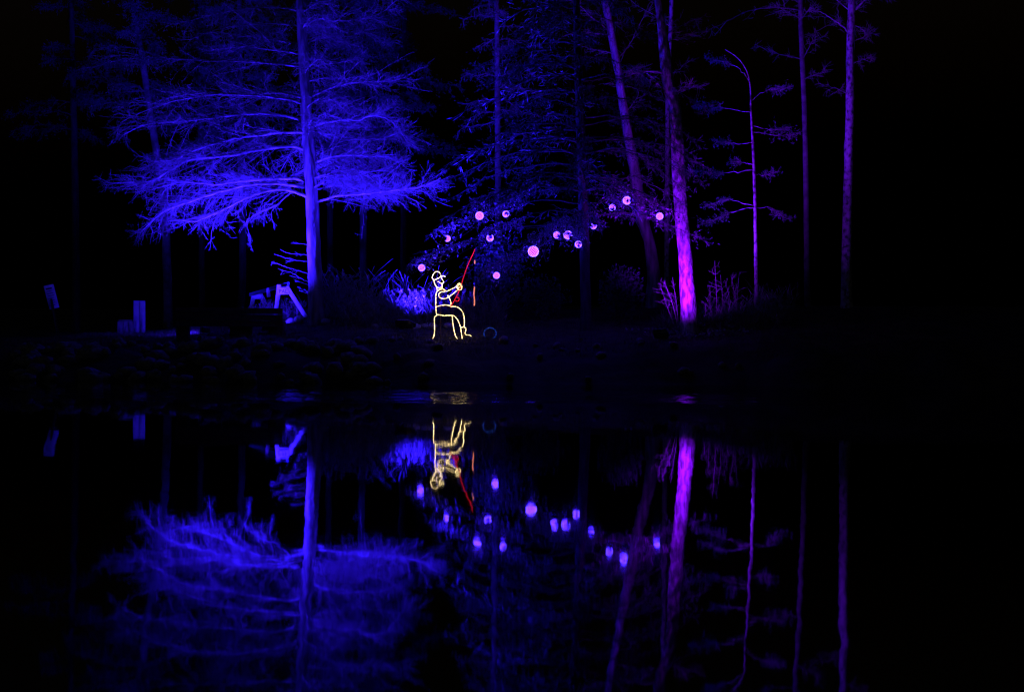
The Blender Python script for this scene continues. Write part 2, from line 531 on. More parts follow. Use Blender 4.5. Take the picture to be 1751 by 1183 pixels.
floodlight('floodlight', 693, 31.15, P(815, 70, 33.0), 9500, BLUE, M_LENS,
           'black floodlight box seen from behind in front of bright blue reeds', angle=124, blend=1.0)
floodlight('floodlight', 396, 31.55, P(425, 345, 32.9), 12000, BLUE, M_LENS,
           'floodlight behind the dark bench shining up into the big larch', angle=124, blend=1.0, lift=0.38)
floodlight('floodlight', 1130, 29.95, P(1181, 365, 31.5), 3000, VIOLET, M_LENSV,
           'dark floodlight on the bank slope below the violet trunk', angle=104, blend=1.0, w=0.3, h=0.2, lift=0.16)
floodlight('floodlight', 1188, 33.0, P(1440, -60, 35.8), 1300, (0.14, 0.012, 1.0), M_LENSV,
           'floodlight in the weeds right of the violet trunk aimed at the far trunks', angle=62, blend=1.0, w=0.3, h=0.2, lift=0.16)
floodlight('floodlight', 350, 31.6, P(150, 500, 35.6), 250, BLUE, M_LENS,
           'small added floodlight hidden behind the left end of the dark bench shining left', angle=80, blend=0.8, w=0.2, h=0.14, lift=0.14)  # unseen lamp, added to light the chair and notice board
floodlight('floodlight', 455, 31.7, P(480, 500, 33.9), 1400, BLUE, M_LENS,
           'small added floodlight hidden behind the right end of the dark bench lighting the trestle', angle=56, blend=0.8, w=0.2, h=0.14, lift=0.14)  # another added lamp, out of sight, to brighten the trestle


# ------------------------------------------------------------------ trees
def sway(n, k):
    return rng.standard_normal((n, k))


def spray(line, rad, n2, n3, l2, l3, r2=0.0045, r3=0.0028, t0=0.12, droop=0.15, flat=0.5, fwd=0.75, k2=5, k3=3, sag=0.0, bendy=0.22):
    """side twigs and their twiglets along a limb; returns two tube batches"""
    K = len(line)
    t = rng.uniform(t0, 1.0, n2)
    f = t * (K - 1); i = np.minimum(f.astype(int), K - 2); fr = (f - i)[:, None]
    p = line[i] * (1 - fr) + line[i + 1] * fr
    tg = line[i + 1] - line[i]; tg /= np.linalg.norm(tg, axis=1, keepdims=True)
    sd = np.cross(tg, np.array([[0, 0, 1.0]])); sd /= np.linalg.norm(sd, axis=1, keepdims=True) + 1e-9
    up = np.cross(sd, tg)
    a = rng.uniform(-1, 1, n2)
    sgn = np.where(rng.random(n2) < 0.5, -1, 1)
    d = tg * fwd + sd * (sgn * rng.uniform(0.5, 1.0, n2))[:, None] + up * (a * flat - droop)[:, None]
    d /= np.linalg.norm(d, axis=1, keepdims=True)
    L = l2 * rng.uniform(0.35, 1.0, n2) * (1.0 - 0.55 * t) + 0.05
    u = np.linspace(0, 1, k2)[None, :, None]
    bend = rng.standard_normal((n2, 3)) * bendy + np.array([0, 0, -sag])
    P2 = p[:, None, :] + d[:, None, :] * u * L[:, None, None] + bend[:, None, :] * (u ** 2) * L[:, None, None] \
        + rng.standard_normal((n2, k2, 3)) * 0.02 * u
    R2 = r2 * (1 - 0.6 * np.linspace(0, 1, k2))[None, :] * rng.uniform(0.7, 1.3, (n2, 1))
    # twiglets
    m = n2 * n3
    j = np.repeat(np.arange(n2), n3)
    t = rng.uniform(0.15, 1.0, m); f = t * (k2 - 1); i = np.minimum(f.astype(int), k2 - 2); fr = (f - i)[:, None]
    p = P2[j, i] * (1 - fr) + P2[j, i + 1] * fr
    tg = P2[j, i + 1] - P2[j, i]; tg /= np.linalg.norm(tg, axis=1, keepdims=True)
    d = tg * 0.8 + rng.standard_normal((m, 3)) * 0.5; d[:, 2] -= sag * 0.6
    d /= np.linalg.norm(d, axis=1, keepdims=True)
    L3 = l3 * rng.uniform(0.3, 1.0, m)
    u = np.linspace(0, 1, k3)[None, :, None]
    bend = rng.standard_normal((m, 3)) * 0.2
    P3 = p[:, None, :] + d[:, None, :] * u * L3[:, None, None] + bend[:, None, :] * u ** 2 * L3[:, None, None]
    R3 = np.full((m, k3), r3) * np.array([1, 0.8, 0.5])[None, :k3]
    return (P2, R2), (P3, R3)


def needles_on(P3, n, ln, wd, mbk, along=0.5, jit=0.3):
    """n needle blades on each twig"""
    N, K, _ = P3.shape
    j = np.repeat(np.arange(N), n)
    t = rng.uniform(0, 1, N * n)[:, None]
    a = P3[j, 0]; b = P3[j, -1]
    c = a + (b - a) * t + rng.standard_normal((N * n, 3)) * 0.01
    tg = b - a; tg /= np.linalg.norm(tg, axis=1, keepdims=True) + 1e-9
    d = tg * along + rng.standard_normal((N * n, 3)) * jit; d /= np.linalg.norm(d, axis=1, keepdims=True)
    w = np.cross(d, rng.standard_normal((N * n, 3))); w /= np.linalg.norm(w, axis=1, keepdims=True)
    s = rng.uniform(0.6, 1.3, N * n)[:, None]
    mbk.strips(c + d * ln * s * 0.5, d * ln * s * 0.5, w * wd * s)


def trunk_tube(pts, rads, n=44, sides=16, rough=0.06, flare=0.0):
    line = smooth_line(pts, n)
    r = np.interp(np.linspace(0, 1, n), np.linspace(0, 1, len(rads)), rads)
    mb = MB()
    if flare:
        u = np.linspace(0, 1, n); r = r * (1 + flare * np.exp(-u * 22))
    mb.tubes(line, r, sides)
    V = mb.V[0].reshape(n, sides, 3)
    k = 1 + rough * rng.standard_normal((n, sides))
    rid = 1 + 0.05 * np.sin(np.arange(sides) * 2.4 + rng.uniform(0, 6))[None, :]
    V = line[:, None, :] + (V - line[:, None, :]) * (k * rid)[:, :, None]
    mb.V[0] = V.reshape(-1, 3)
    return mb, line, r


def limb_rad(n, r0, r1):
    return r0 + (r1 - r0) * np.linspace(0, 1, n) ** 0.8


# ---- the big larch
LY = 32.8
lb = Gp(541, LY)
larch = root('larch_tree', lb, 'big bare larch lit bright blue, spreading feathery limbs left of the fisherman', 'tree')
tp = [np.r_[lb[:2], lb[2] - 0.15], P(540, 500, LY), P(537, 430, LY), P(533, 330, LY), P(527, 240, LY), P(522, 150, LY), P(516, 40, LY), P(511, -80, LY), P(506, -260, LY), P(502, -480, LY)]
mb, tline, tr = trunk_tube(tp, [0.17, 0.155, 0.145, 0.135, 0.12, 0.105, 0.092, 0.08, 0.05, 0.015], n=70, flare=0.3)
mb.build('trunk', M_BARK, larch)


def cA(L): return [(180 + x / 4.55, 180 + y / 4.55) for x, y in L]
def cB(L): return [(100 + x / 3.807, y / 3.807) for x, y in L]
def cC(L): return [(520 + x / 5.915, 180 + y / 5.915) for x, y in L]
def cD(L): return [(400 + x / 3.584, y / 3.584) for x, y in L]
def cE(L): return [(380 + x / 3.943, 400 + y / 3.943) for x, y in L]


limbs = [
    # (trace, depth drift per metre sideways, base radius, twigs)
    (cA([(1560, 130), (1490, 105), (1380, 80), (1220, 65), (1050, 75), (870, 98), (700, 115), (560, 132), (400, 140), (250, 175), (120, 245)]), 0.10, .030, 46),
    (cA([(1585, 270), (1545, 220), (1480, 212), (1350, 215), (1200, 238), (1020, 258), (850, 302), (700, 350), (600, 400), (500, 430), (380, 440)]), -0.25, .028, 52),
    (cA([(1590, 365), (1500, 330), (1400, 323), (1150, 357), (1000, 390), (800, 408), (650, 430), (500, 510), (360, 590), (200, 600), (90, 605)]), -0.05, .032, 60),
    (cA([(1600, 620), (1510, 575), (1400, 570), (1200, 580), (1000, 600), (850, 620), (600, 600), (420, 640)]), 0.30, .032, 60),
    (cA([(1600, 650), (1450, 620), (1280, 608), (1100, 625), (950, 660), (800, 705), (620, 765), (480, 815), (380, 890), (280, 980)]), -0.15, .034, 56),
    (cA([(1600, 725), (1470, 675), (1380, 655), (1250, 670), (1100, 720), (950, 800), (800, 865), (700, 905), (560, 895), (490, 905)]), -0.40, .032, 48),
    (cA([(1450, 675), (1400, 715), (1330, 780), (1200, 835), (1110, 890), (1095, 945)]), -0.55, .014, 8),
    (cB([(1595, 80), (1470, 55), (1350, 48), (1200, 62), (1030, 90), (950, 110), (800, 150)]), 0.15, .020, 30),
    (cB([(1605, 295), (1450, 270), (1270, 240), (1100, 235)]), 0.35, .018, 26),
    (cB([(1605, 360), (1480, 338), (1270, 312), (1190, 305), (980, 330)]), -0.20, .020, 26),
    (cB([(1615, 435), (1480, 425), (1250, 403), (1000, 400), (800, 388), (620, 372), (450, 362), (330, 360)]), -0.10, .024, 44),
    (cB([(1625, 645), (1575, 635), (1430, 605), (1250, 612), (1000, 603), (870, 615), (720, 640), (560, 690)]), 0.20, .026, 46),
    (cB([(1625, 690), (1500, 650), (1300, 625), (1000, 618), (850, 640), (720, 668), (520, 740), (400, 800)]), -0.30, .026, 46),
    (cB([(1610, 180), (1480, 160), (1280, 158), (1050, 190), (860, 260)]), 0.45, .018, 30),
    (cC([(80, 985), (150, 968), (350, 915), (480, 910), (700, 885), (1000, 850), (1200, 820), (1380, 740)]), -0.15, .026, 60),
    (cC([(80, 870), (160, 850), (340, 810), (480, 830), (640, 880), (800, 880), (950, 840)]), 0.25, .020, 44),
    (cC([(60, 590), (160, 560), (270, 525), (480, 505), (650, 520), (820, 515), (930, 560)]), -0.10, .022, 44),
    (cC([(60, 560), (220, 465), (330, 390), (400, 355), (600, 345), (800, 340), (950, 285), (1030, 320)]), 0.15, .022, 46),
    (cC([(40, 250), (120, 205), (230, 175), (400, 150), (550, 155), (660, 110), (780, 120), (880, 160), (920, 210)]), -0.25, .022, 40),
    (cC([(80, 760), (200, 720), (380, 740), (560, 700), (760, 660), (940, 690)]), 0.40, .018, 40),
    (cD([(415, 190), (440, 180), (500, 150), (600, 130), (760, 122), (900, 80), (990, 10)]), -0.1, .020, 34),
    (cD([(412, 60), (440, 50), (500, 20), (600, 0), (700, -40)]), 0.2, .018, 26),
    (cD([(432, 440), (530, 400), (640, 385), (760, 360)]), 0.1, .018, 30),
    (cD([(445, 605), (480, 590), (580, 545), (700, 515), (830, 500), (950, 500), (1040, 480)]), -0.2, .022, 44),
    (cD([(460, 740), (490, 700), (550, 630), (600, 560)]), 0.3, .012, 14),
    (cD([(470, 780), (600, 745), (800, 720), (870, 700), (960, 660)]), 0.1, .018, 36),
    (cD([(430, 275), (520, 240), (640, 250), (780, 200), (900, 230)]), 0.35, .018, 34),
    (cE([(600, 75), (540, 68), (470, 58)]), -0.3, .010, 2),
    (cE([(600, 142), (520, 138), (440, 130), (390, 105)]), -0.3, .011, 4),
    (cE([(600, 190), (540, 183), (460, 175), (365, 140)]), -0.2, .011, 4),
    (cE([(600, 275), (540, 255), (440, 225), (340, 190)]), -0.4, .012, 4),
    (cE([(600, 335), (530, 300), (470, 265), (370, 235)]), -0.4, .012, 4),
]
for tr_, drift, r0, ntw in limbs:
    if ntw > 4 and np.mean([q[1] for q in tr_]) < 190: ntw = int(ntw * 0.62)
    pts = []
    x0 = tr_[0][0]
    for px, py in tr_:
        lateral = abs(px - x0) / FPX * LY
        pts.append(P(px, py, LY + drift * lateral - 0.02 * math.sin(lateral * 3)))
    n = 34
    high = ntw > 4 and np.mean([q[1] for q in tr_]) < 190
    line = smooth_line(pts, n)
    line[2:] += rng.standard_normal((n - 2, 3)) * 0.006
    o = MB().tubes(line, limb_rad(n, r0 * (1.25 if ntw > 4 else 0.5), 0.006 if ntw > 4 else 0.0025), 7).build('limb', M_BARK if high else M_LIMB, larch)  # upper limbs get darker bark, painting in the flood's fade with height
    if ntw <= 4:
        o.data.materials[0] = M_TWIG
        (p2, q2), (p3, q3) = spray(line, r0, ntw, 1, 0.25, 0.12, r2=.003, r3=.002)
        MB().tubes(p2, q2, 3).tubes(p3, q3, 3).build('twigs', M_TWIG, o)
        continue
    Ls = np.linalg.norm(np.diff(line, axis=0), axis=1).sum()
    (p2, q2), (p3, q3) = spray(line, r0, int(ntw * 1.25), 13, 0.6 + 0.2 * Ls, 0.28, r2=.0052, r3=.0023, droop=0.0, flat=0.55, sag=0.0, bendy=0.3, fwd=0.85)
    m = MB().tubes(p2, q2, 4).tubes(p3, q3, 3)
    m.build('twigs', M_TWIG, o)
    m = MB()
    needles_on(p3, 3, 0.028, 0.0045, m, along=0.3, jit=0.6)
    m.build('buds', M_BUD, o)['kind'] = 'stuff'

# further limbs of the larch, towards and away from the pond and up the hidden top
fill = MB(); fillm = MB(); budm = MB()
for k in range(80):
    u = rng.uniform(0.24, 0.97) if k < 90 else rng.uniform(0.5, 0.97)
    i = int(u * 69); p0 = tline[i]
    a = rng.uniform(0, 2 * math.pi)
    if u < 0.6: a = rng.uniform(-0.45, 0.85) * math.pi
    L = (3.4 * (1 - u) + 0.5) * rng.uniform(0.55, 1.05)
    if abs(math.cos(a)) > 0.75 and u < 0.55: L *= 0.5
    d = np.array((math.cos(a), math.sin(a), 0))
    s = np.linspace(0, 1, 9)[:, None]
    line = p0 + d * L * s + np.array((0, 0, 1)) * (0.12 * L * np.sin(s * 2.6) - 0.16 * L * s ** 2)
    line[1:] += rng.standard_normal((8, 3)) * 0.03
    fill.tubes(line, limb_rad(9, 0.018, 0.004), 5)
    (p2, q2), (p3, q3) = spray(line, 0.02, 26, 7, 0.3 + 0.2 * L, 0.22, r2=.005, r3=.0032, sag=0.12)
    fillm.tubes(p2, q2, 3).tubes(p3, q3, 3)
    needles_on(p3, 2, 0.028, 0.0045, budm, along=0.3, jit=0.6)
cr = fill.build('crown', M_BARK, larch)
fillm.build('twigs', M_TWIG, cr)
budm.build('buds', M_BUD, cr)['kind'] = 'stuff'


# ---- conifers with needle sprays
def conifer(name, label, trunk_pts, rads, nlimb, Lmax, group=None, u0=0.25, droop=0.25, bark=M_BARKD, needle=M_NEEDLE,
            tw=22, n3=6, nd=5, ln=0.05, wd=0.006, up=0.15, amask=None, sides=12, flare=0.25, twr=0.0045, limb_objs=0, twmat=None):
    twmat = twmat or M_TWIG
    b = trunk_pts[0]
    o = root(name, b, label, 'tree', group)
    mb, line, r = trunk_tube([b - np.array((0, 0, 0.15))] + list(trunk_pts[1:]), rads, n=40, sides=sides, flare=flare)
    mb.build('trunk', bark, o)
    lm = MB(); nm = MB(); tm = MB()
    for k in range(nlimb):
        u = u0 + (0.98 - u0) * (k + rng.uniform(0, 1)) / nlimb
        p0 = line[int(u * 39)]
        a = rng.uniform(0, 2 * math.pi)
        if amask is not None:
            a = rng.uniform(*amask[k % len(amask)])
        L = Lmax * (1.04 - u) ** 0.8 * rng.uniform(0.5, 1.0) + 0.3
        d = np.array((math.cos(a), math.sin(a), 0))
        s = np.linspace(0, 1, 9)[:, None]
        ll = p0 + d * L * s + np.array((0, 0, 1)) * (up * L * s - droop * L * s ** 2)
        ll[1:] += rng.standard_normal((8, 3)) * 0.025
        r0 = min(0.03, 0.008 + 0.008 * L)
        (p2, q2), (p3, q3) = spray(ll, r0, tw, n3, 0.22 + 0.16 * L, 0.2, r2=twr, r3=twr * 0.6, sag=0.15)
        if k < limb_objs:
            lo = MB().tubes(ll, limb_rad(9, r0, 0.004), 5).build('limb', bark, o)
            MB().tubes(p2, q2, 3).build('twigs', twmat, lo)
            m = MB(); needles_on(p3, nd, ln, wd, m, along=0.7, jit=0.45)
            needles_on(p2, nd, ln, wd, m, along=0.7, jit=0.45)
            m.build('needles', needle, lo)['kind'] = 'stuff'
            continue
        lm.tubes(ll, limb_rad(9, r0, 0.004), 5)
        tm.tubes(p2, q2, 3)
        needles_on(p3, nd, ln, wd, nm, along=0.7, jit=0.45)
        needles_on(p2, nd, ln, wd, nm, along=0.7, jit=0.45)
    if lm.n:
        c = lm.build('crown', bark, o)
        tm.build('twigs', twmat, c)
        nm.build('needles', needle, c)['kind'] = 'stuff'
    return o, line


def tpts(px0, Y, traces):
    return [Gp(px0, Y)] + [P(a, b, Y) for a, b in traces]


BACK = 'trees standing in the dark behind the bank'
conifer('pine_tree', 'dim blue conifer with a curved trunk, farthest left behind the larch limbs',
        tpts(288, 41, [(286, 470), (280, 350), (264, 240), (243, 100), (225, 0), (205, -150), (190, -330)]), [.13, .12, .11, .10, .085, .07, .05, .02],
        46, 3.0, BACK, u0=0.42, bark=M_WEED, tw=24, nd=5, ln=.07, wd=.008)
conifer('pine_tree', 'faint conifer at the upper left edge, almost lost in the dark',
        tpts(130, 44, [(130, 470), (128, 300), (124, 100), (120, -100), (118, -300)]), [.12, .11, .10, .08, .05, .02],
        40, 3.0, BACK, u0=0.40, tw=22, nd=5, ln=.07, wd=.008)
conifer('pine_tree', 'blue green conifer directly behind the larch, right of its trunk',
        tpts(628, 40, [(622, 470), (621, 300), (620, 100), (618, -100), (616, -320)]), [.11, .10, .09, .075, .05, .02],
        60, 2.2, BACK, u0=0.30, tw=24, nd=6, ln=.06, wd=.007)
conifer('pine_tree', 'blue conifer behind the larch limbs, left of its trunk',
        tpts(408, 41, [(415, 470), (413, 300), (410, 100), (408, -100), (405, -320)]), [.10, .095, .09, .07, .05, .02],
        54, 2.4, BACK, u0=0.36, tw=24, nd=6, ln=.06, wd=.007)
conifer('pine_tree', 'slim blue lit conifer between the larch and the leaning trunk, patchy behind dark boughs',
        tpts(852, 37.5, [(852, 470), (852, 330), (851, 200), (850, 80), (849, -60), (848, -260)]), [.09, .085, .08, .07, .06, .045, .015],
        40, 1.7, BACK, u0=0.40, bark=M_WEED, tw=16, nd=2, ln=.06, wd=.007, twr=.006)

conifer('pine_tree', 'dim conifer far behind the larch limbs, between the curved trunk and the larch',
        tpts(345, 45, [(345, 470), (344, 300), (342, 100), (340, -100), (338, -320)]), [.10, .095, .09, .07, .05, .02],
        50, 2.8, BACK, u0=0.33, tw=22, nd=5, ln=.08, wd=.010)
conifer('pine_tree', 'dim blue conifer far behind, just right of the larch trunk',
        tpts(575, 45, [(565, 470), (565, 300), (566, 100), (566, -100), (566, -320)]), [.10, .095, .09, .07, .05, .02],
        50, 2.8, BACK, u0=0.30, tw=22, nd=5, ln=.08, wd=.010)
conifer('pine_tree', 'dim blue green conifer far behind the right limb tips of the larch',
        tpts(690, 44, [(690, 470), (690, 300), (691, 100), (692, -100), (693, -320)]), [.10, .095, .09, .07, .05, .02],
        50, 2.6, BACK, u0=0.34, tw=22, nd=5, ln=.08, wd=.010)

# ---- the dark hemlock that carries the light balls
HY = 31.6
orbs = [
    (721, 458, 12.0, 30.2, 0, 'violet light ball hanging lowest at left, beside the fisherman cap'),
    (765, 408, 11.0, 30.6, 4, 'faint violet light ball half hidden above the fisherman cap'),
    (820, 369, 14.5, 30.3, 0, 'full bright violet light ball, upper left of the biggest one'),
    (865, 366, 11.5, 30.6, 2, 'violet light ball with a notch below, right of the upper left one'),
    (838, 407, 12.5, 30.4, 3, 'violet light ball with a hidden top, just above the red rod tip'),
    (849, 471, 11.5, 30.3, 0, 'violet light ball hanging low, right of the red rod and below all near it'),
    (912, 430, 19.0, 29.9, 0, 'biggest and brightest violet light ball in the middle of the tree'),
    (952, 402, 12.0, 30.4, 3, 'C-shaped violet light ball, first right of the biggest one'),
    (971, 402, 15.0, 30.2, 4, 'violet light ball split by dark leaves in the tight cluster'),
    (989, 418, 12.0, 30.4, 2, 'violet light ball, lowest of the tight cluster right of the biggest one'),
    (1015, 387, 10.5, 30.7, 5, 'smallest violet light ball, mostly hidden, between the cluster and the upper pair'),
    (1047, 355, 11.5, 30.5, 2, 'smaller left one of the upper right pair of violet light balls'),
    (1072, 343, 14.5, 30.3, 1, 'highest violet light ball, bigger one of the upper right pair'),
    (1128, 370, 12.5, 30.4, 0, 'rightmost violet light ball, beside the violet trunk'),
]
hb = Gp(1002, HY)
hpts = [hb, P(1001, 480, HY), P(999, 400, HY), P(996, 300, HY), P(992, 200, HY), P(988, 80, HY), P(984, -60, HY), P(980, -240, HY)]
LEFT = (math.pi * 0.75, math.pi * 1.3)
RIGHT = (-0.6, 0.6)
FRONT = (math.pi * 1.15, math.pi * 1.75)
hem = root('hemlock_tree', hb, 'dark drooping hemlock whose boughs carry the violet light balls', 'tree')
mb, hline, _r = trunk_tube([hb - np.array((0, 0, .15))] + hpts[1:], [.12, .115, .11, .10, .09, .075, .055, .02], n=40, sides=12, flare=.25)
mb.build('trunk', M_BARKD, hem)


def bough(ll, dark, tw=22, dens=1.0):
    L = np.linalg.norm(np.diff(ll, axis=0), axis=1).sum()
    K = len(ll)
    lo = MB().tubes(ll, limb_rad(K, 0.008 + 0.006 * L, 0.004), 5).build('limb', M_BARKD, hem)
    (p2, q2), (p3, q3) = spray(ll, .02, int(tw * dens), 4 if dark else 2, 0.25 + 0.14 * L, 0.24, r2=.004, r3=.0025, fwd=1.5, droop=0.15, flat=0.35, sag=0.12, bendy=.12)
    MB().tubes(p2, q2, 3).build('twigs', M_BARKD, lo)
    m = MB()
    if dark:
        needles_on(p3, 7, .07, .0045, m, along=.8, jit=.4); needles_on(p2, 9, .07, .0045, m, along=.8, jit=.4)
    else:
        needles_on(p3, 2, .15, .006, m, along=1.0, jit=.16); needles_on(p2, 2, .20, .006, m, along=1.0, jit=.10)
    m.build('needles', M_NEEDLE if dark else M_HEM, lo)['kind'] = 'stuff'  # needle colour paints some boughs as floodlit, the others as in shade


for k in range(96):
    u = 0.30 + 0.68 * (k + rng.uniform(0, 1)) / 96
    p0 = hline[int(u * 39)]
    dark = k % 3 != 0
    a = rng.uniform(*([FRONT, LEFT, FRONT, LEFT, FRONT, LEFT, FRONT, RIGHT, FRONT][k % 9]))
    L = 4.5 * (1.04 - u) ** 0.8 * rng.uniform(0.45, 1.0) + 0.3
    s_ = np.linspace(0, 1, 10)[:, None]
    ll = p0 + np.array((math.cos(a), math.sin(a), 0)) * L * s_ + np.array((0, 0, 1)) * (0.2 * L * s_ - 0.42 * L * s_ ** 2)
    ll[1:] += rng.standard_normal((9, 3)) * 0.025
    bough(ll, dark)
# boughs hanging before the violet trunk
for (xa, ya, xb, yb, xc, yc, Ye) in [(996, 215, 1085, 205, 1180, 262, 30.9), (996, 235, 1090, 240, 1188, 300, 31.0), (997, 260, 1080, 262, 1165, 318, 30.8),
                                     (999, 370, 1090, 366, 1200, 408, 30.95)]:
    ll = smooth_line([P(xa, ya, HY), P(xb, yb, HY - .2), P(xc, yc, Ye)], 14)
    bough(ll, True, 34)
orb_tops = []
for px, py, dia, Y, hid, lab in orbs:
    c = P(px, py, Y); rad = dia / 2 / FPX * Y
    top = c + np.array((0, 0, rad + random.uniform(0.12, 0.26)))
    orb_tops.append((c, rad, top, hid, lab))
    # the bough that carries it
    zz = top[2] + 0.25 + 0.10 * abs(top[0] - hb[0])
    i = int(np.argmin(np.abs(hline[:, 2] - zz)))
    st = hline[i]
    mid1 = st * 0.6 + top * 0.4 + np.array((0, 0, 0.16 + 0.03 * abs(top[0] - st[0])))
    tip = top + (top - st) / np.linalg.norm(top - st) * 0.35 + np.array((0, 0, -0.12))
    line = smooth_line([st, mid1, top, tip], 20)
    line[2:] += rng.standard_normal((18, 3)) * 0.01
    lo = MB().tubes(line, limb_rad(20, 0.022, 0.005), 6).build('limb', M_BARKD, hem)
    (p2, q2), (p3, q3) = spray(line, 0.02, 24, 4, 0.5, 0.16, r2=.004, r3=.0026, sag=0.2, t0=0.3)
    MB().tubes(p2, q2, 3).tubes(p3, q3, 3).build('twigs', M_TWIG, lo)
    m = MB(); needles_on(p3, 3, .05, .008, m, along=0.6, jit=0.5)
    # leafy sprigs about the ball, pale and dense to stand in for its glow
    n = 26
    st_ = line[rng.integers(9, 20, n)]
    q = rng.standard_normal((n, 3)); q /= np.linalg.norm(q, axis=1, keepdims=True)
    en = c + q * (rad * 1.5 + rng.uniform(0.02, 0.24, n))[:, None] + np.array((0, 0.12, 0.02))
    u_ = np.linspace(0, 1, 5)[None, :, None]
    sp_ = st_[:, None, :] * (1 - u_) + en[:, None, :] * u_ + rng.standard_normal((n, 1, 3)) * .05 * np.sin(u_ * math.pi) + np.array((0, .10, .05)) * np.sin(u_ * math.pi)
    MB().tubes(sp_, np.full((n, 5), .0025), 3).build('twigs', M_BARKD, lo)
    lf = MB()
    for a_ in range(4):
        seg_ = sp_[:, a_:a_ + 2]
        keep = np.linalg.norm((seg_.mean(1) - c)[:, [0, 2]], axis=1) > rad * 1.3
        if keep.any(): needles_on(seg_[keep], 3, .055, .014, lf, along=.5, jit=.7)
    if lf.n: lf.build('leaves', M_PALELEAF, lo)['kind'] = 'stuff'
    if hid:                # leaves on a sprig in front of the ball
        a = random.uniform(0, 6.28)
        n = 1 + hid
        off = np.stack([np.cos(a) * rad * 0.45 + rng.standard_normal(n) * rad * 0.42, np.full(n, -rad - 0.05), np.sin(a) * rad * 0.45 + rng.standard_normal(n) * rad * 0.42], 1)
        d = rng.standard_normal((n, 3)) * np.array((1, 0.3, 1)); d /= np.linalg.norm(d, axis=1, keepdims=True)
        w = np.cross(d, np.array([[0.15, -1, 0.1]]))
        m.strips(c + off, d * 0.05, w * 0.028)
    m.build('needles', M_NEEDLE, lo)['kind'] = 'stuff'

# ---- the light balls
n_bead = 110
gi = np.arange(n_bead) + 0.5
phi = np.arccos(1 - 2 * gi / n_bead); the = math.pi * (1 + 5 ** 0.5) * gi
fib = np.stack([np.cos(the) * np.sin(phi), np.sin(the) * np.sin(phi), np.cos(phi)], 1)
for c, rad, top, hid, lab in orb_tops:
    o = root('light_ball', c, lab, 'light ball', 'violet light balls hanging in the hemlock')
    MB().ball(c, rad * 0.93, 16, 10).build('globe', M_ORB, o)
    m = MB()
    for f in fib:
        m.ball(c + f * rad * 0.93, rad * 0.068, 6, 4)
    m.build('bulbs', M_BEAD, o)['kind'] = 'stuff'
    MB().tubes(smooth_line([c + np.array((0, 0, rad * 0.8)), top], 4), np.full(4, 0.004), 5).build('cord', M_METAL, o)


# ---- bare trunks right of the hemlock
def bare_tree(name, label, pts, rads, bark, branches=(), group=None, twigs=10, rnd=0, rmax=1.2, sides=14):
    o = root(name, pts[0], label, 'tree', group)
    mb, line, r = trunk_tube([pts[0] - np.array((0, 0, 0.15))] + list(pts[1:]), rads, n=48, sides=sides, flare=0.35)
    mb.build('trunk', bark, o)
    for bl, r0 in branches:
        l = smooth_line(bl, 18); l[2:] += rng.standard_normal((16, 3)) * 0.008
        lo = MB().tubes(l, limb_rad(18, r0, 0.004), 7).build('limb', bark, o)
        (p2, q2), (p3, q3) = spray(l, r0, twigs, 4, 0.5, 0.25, r2=.005, r3=.003)
        MB().tubes(p2, q2, 3).tubes(p3, q3, 3).build('twigs', M_TWIG, lo)
    if rnd:
        f = MB(); g = MB()
        for k in range(rnd):
            u = rng.uniform(0.45, 0.98); p0 = line[int(u * 47)]
            a = rng.uniform(0, 6.28); L = rmax * rng.uniform(0.4, 1.0)
            s = np.linspace(0, 1, 8)[:, None]
            l = p0 + np.array((math.cos(a), math.sin(a), rng.uniform(0.0, 0.7))) * L * s + rng.standard_normal((8, 3)) * 0.03 * s
            f.tubes(l, limb_rad(8, 0.014, 0.003), 5)
            (p2, q2), (p3, q3) = spray(l, 0.01, 12, 5, 0.45, 0.22, r2=.0045, r3=.0028)
            g.tubes(p2, q2, 3).tubes(p3, q3, 3)
        c = f.build('crown', bark, o); g.build('twigs', M_TWIG, c)
    return o


TR = 'bare trunks right of the light balls'
bare_tree('birch_tree', 'leaning pale trunk lit blue high up, dim at its foot left of the violet trunk',
          tpts(1116, 37, [(1117, 470), (1112, 420), (1098, 370), (1083, 280), (1067, 190), (1055, 110), (1042, 40), (1028, -30), (1005, -160), (985, -300)]),
          [.165, .155, .14, .13, .11, .10, .095, .088, .076, .06, .03], M_BARK,
          [([P(1049, 62, 37.0), P(1020, 58, 36.7), P(985, 58, 36.4), P(950, 66, 36.2)], .018),
           ([P(1069, 195, 37.0), P(1090, 165, 37.1), P(1085, 150, 37.2), P(1046, 148, 37.4)], .016),
           ([P(1053, 108, 37.0), P(1080, 70, 37.3), P(1112, 5, 37.6)], .016)], TR, 12, rnd=16, rmax=1.6)
VY = 31.45
bare_tree('oak_tree', 'stout trunk lit brightest violet, its crook high above the rightmost light ball',
          tpts(1179, VY, [(1176, 500), (1171, 430), (1165, 370), (1161, 310), (1157, 230), (1153, 180), (1143, 145), (1136, 90), (1129, 30), (1122, -30), (1112, -170), (1100, -330)]),
          [.175, .165, .155, .15, .148, .14, .135, .12, .08, .075, .07, .06, .05, .02], M_OAK,
          [([P(1147, 155, VY), P(1136, 128, VY), P(1110, 122, VY - .2), P(1075, 128, VY - .4), P(1050, 140, VY - .5)], .045),
           ([P(1150, 170, VY), P(1165, 150, VY - .1), P(1180, 151, VY - .2), P(1188, 145, VY - .3)], .016),
           ([P(1135, 80, VY), P(1160, 62, VY + .2), P(1200, 55, VY + .4)], .018)], TR, 14, rnd=14, rmax=1.6)
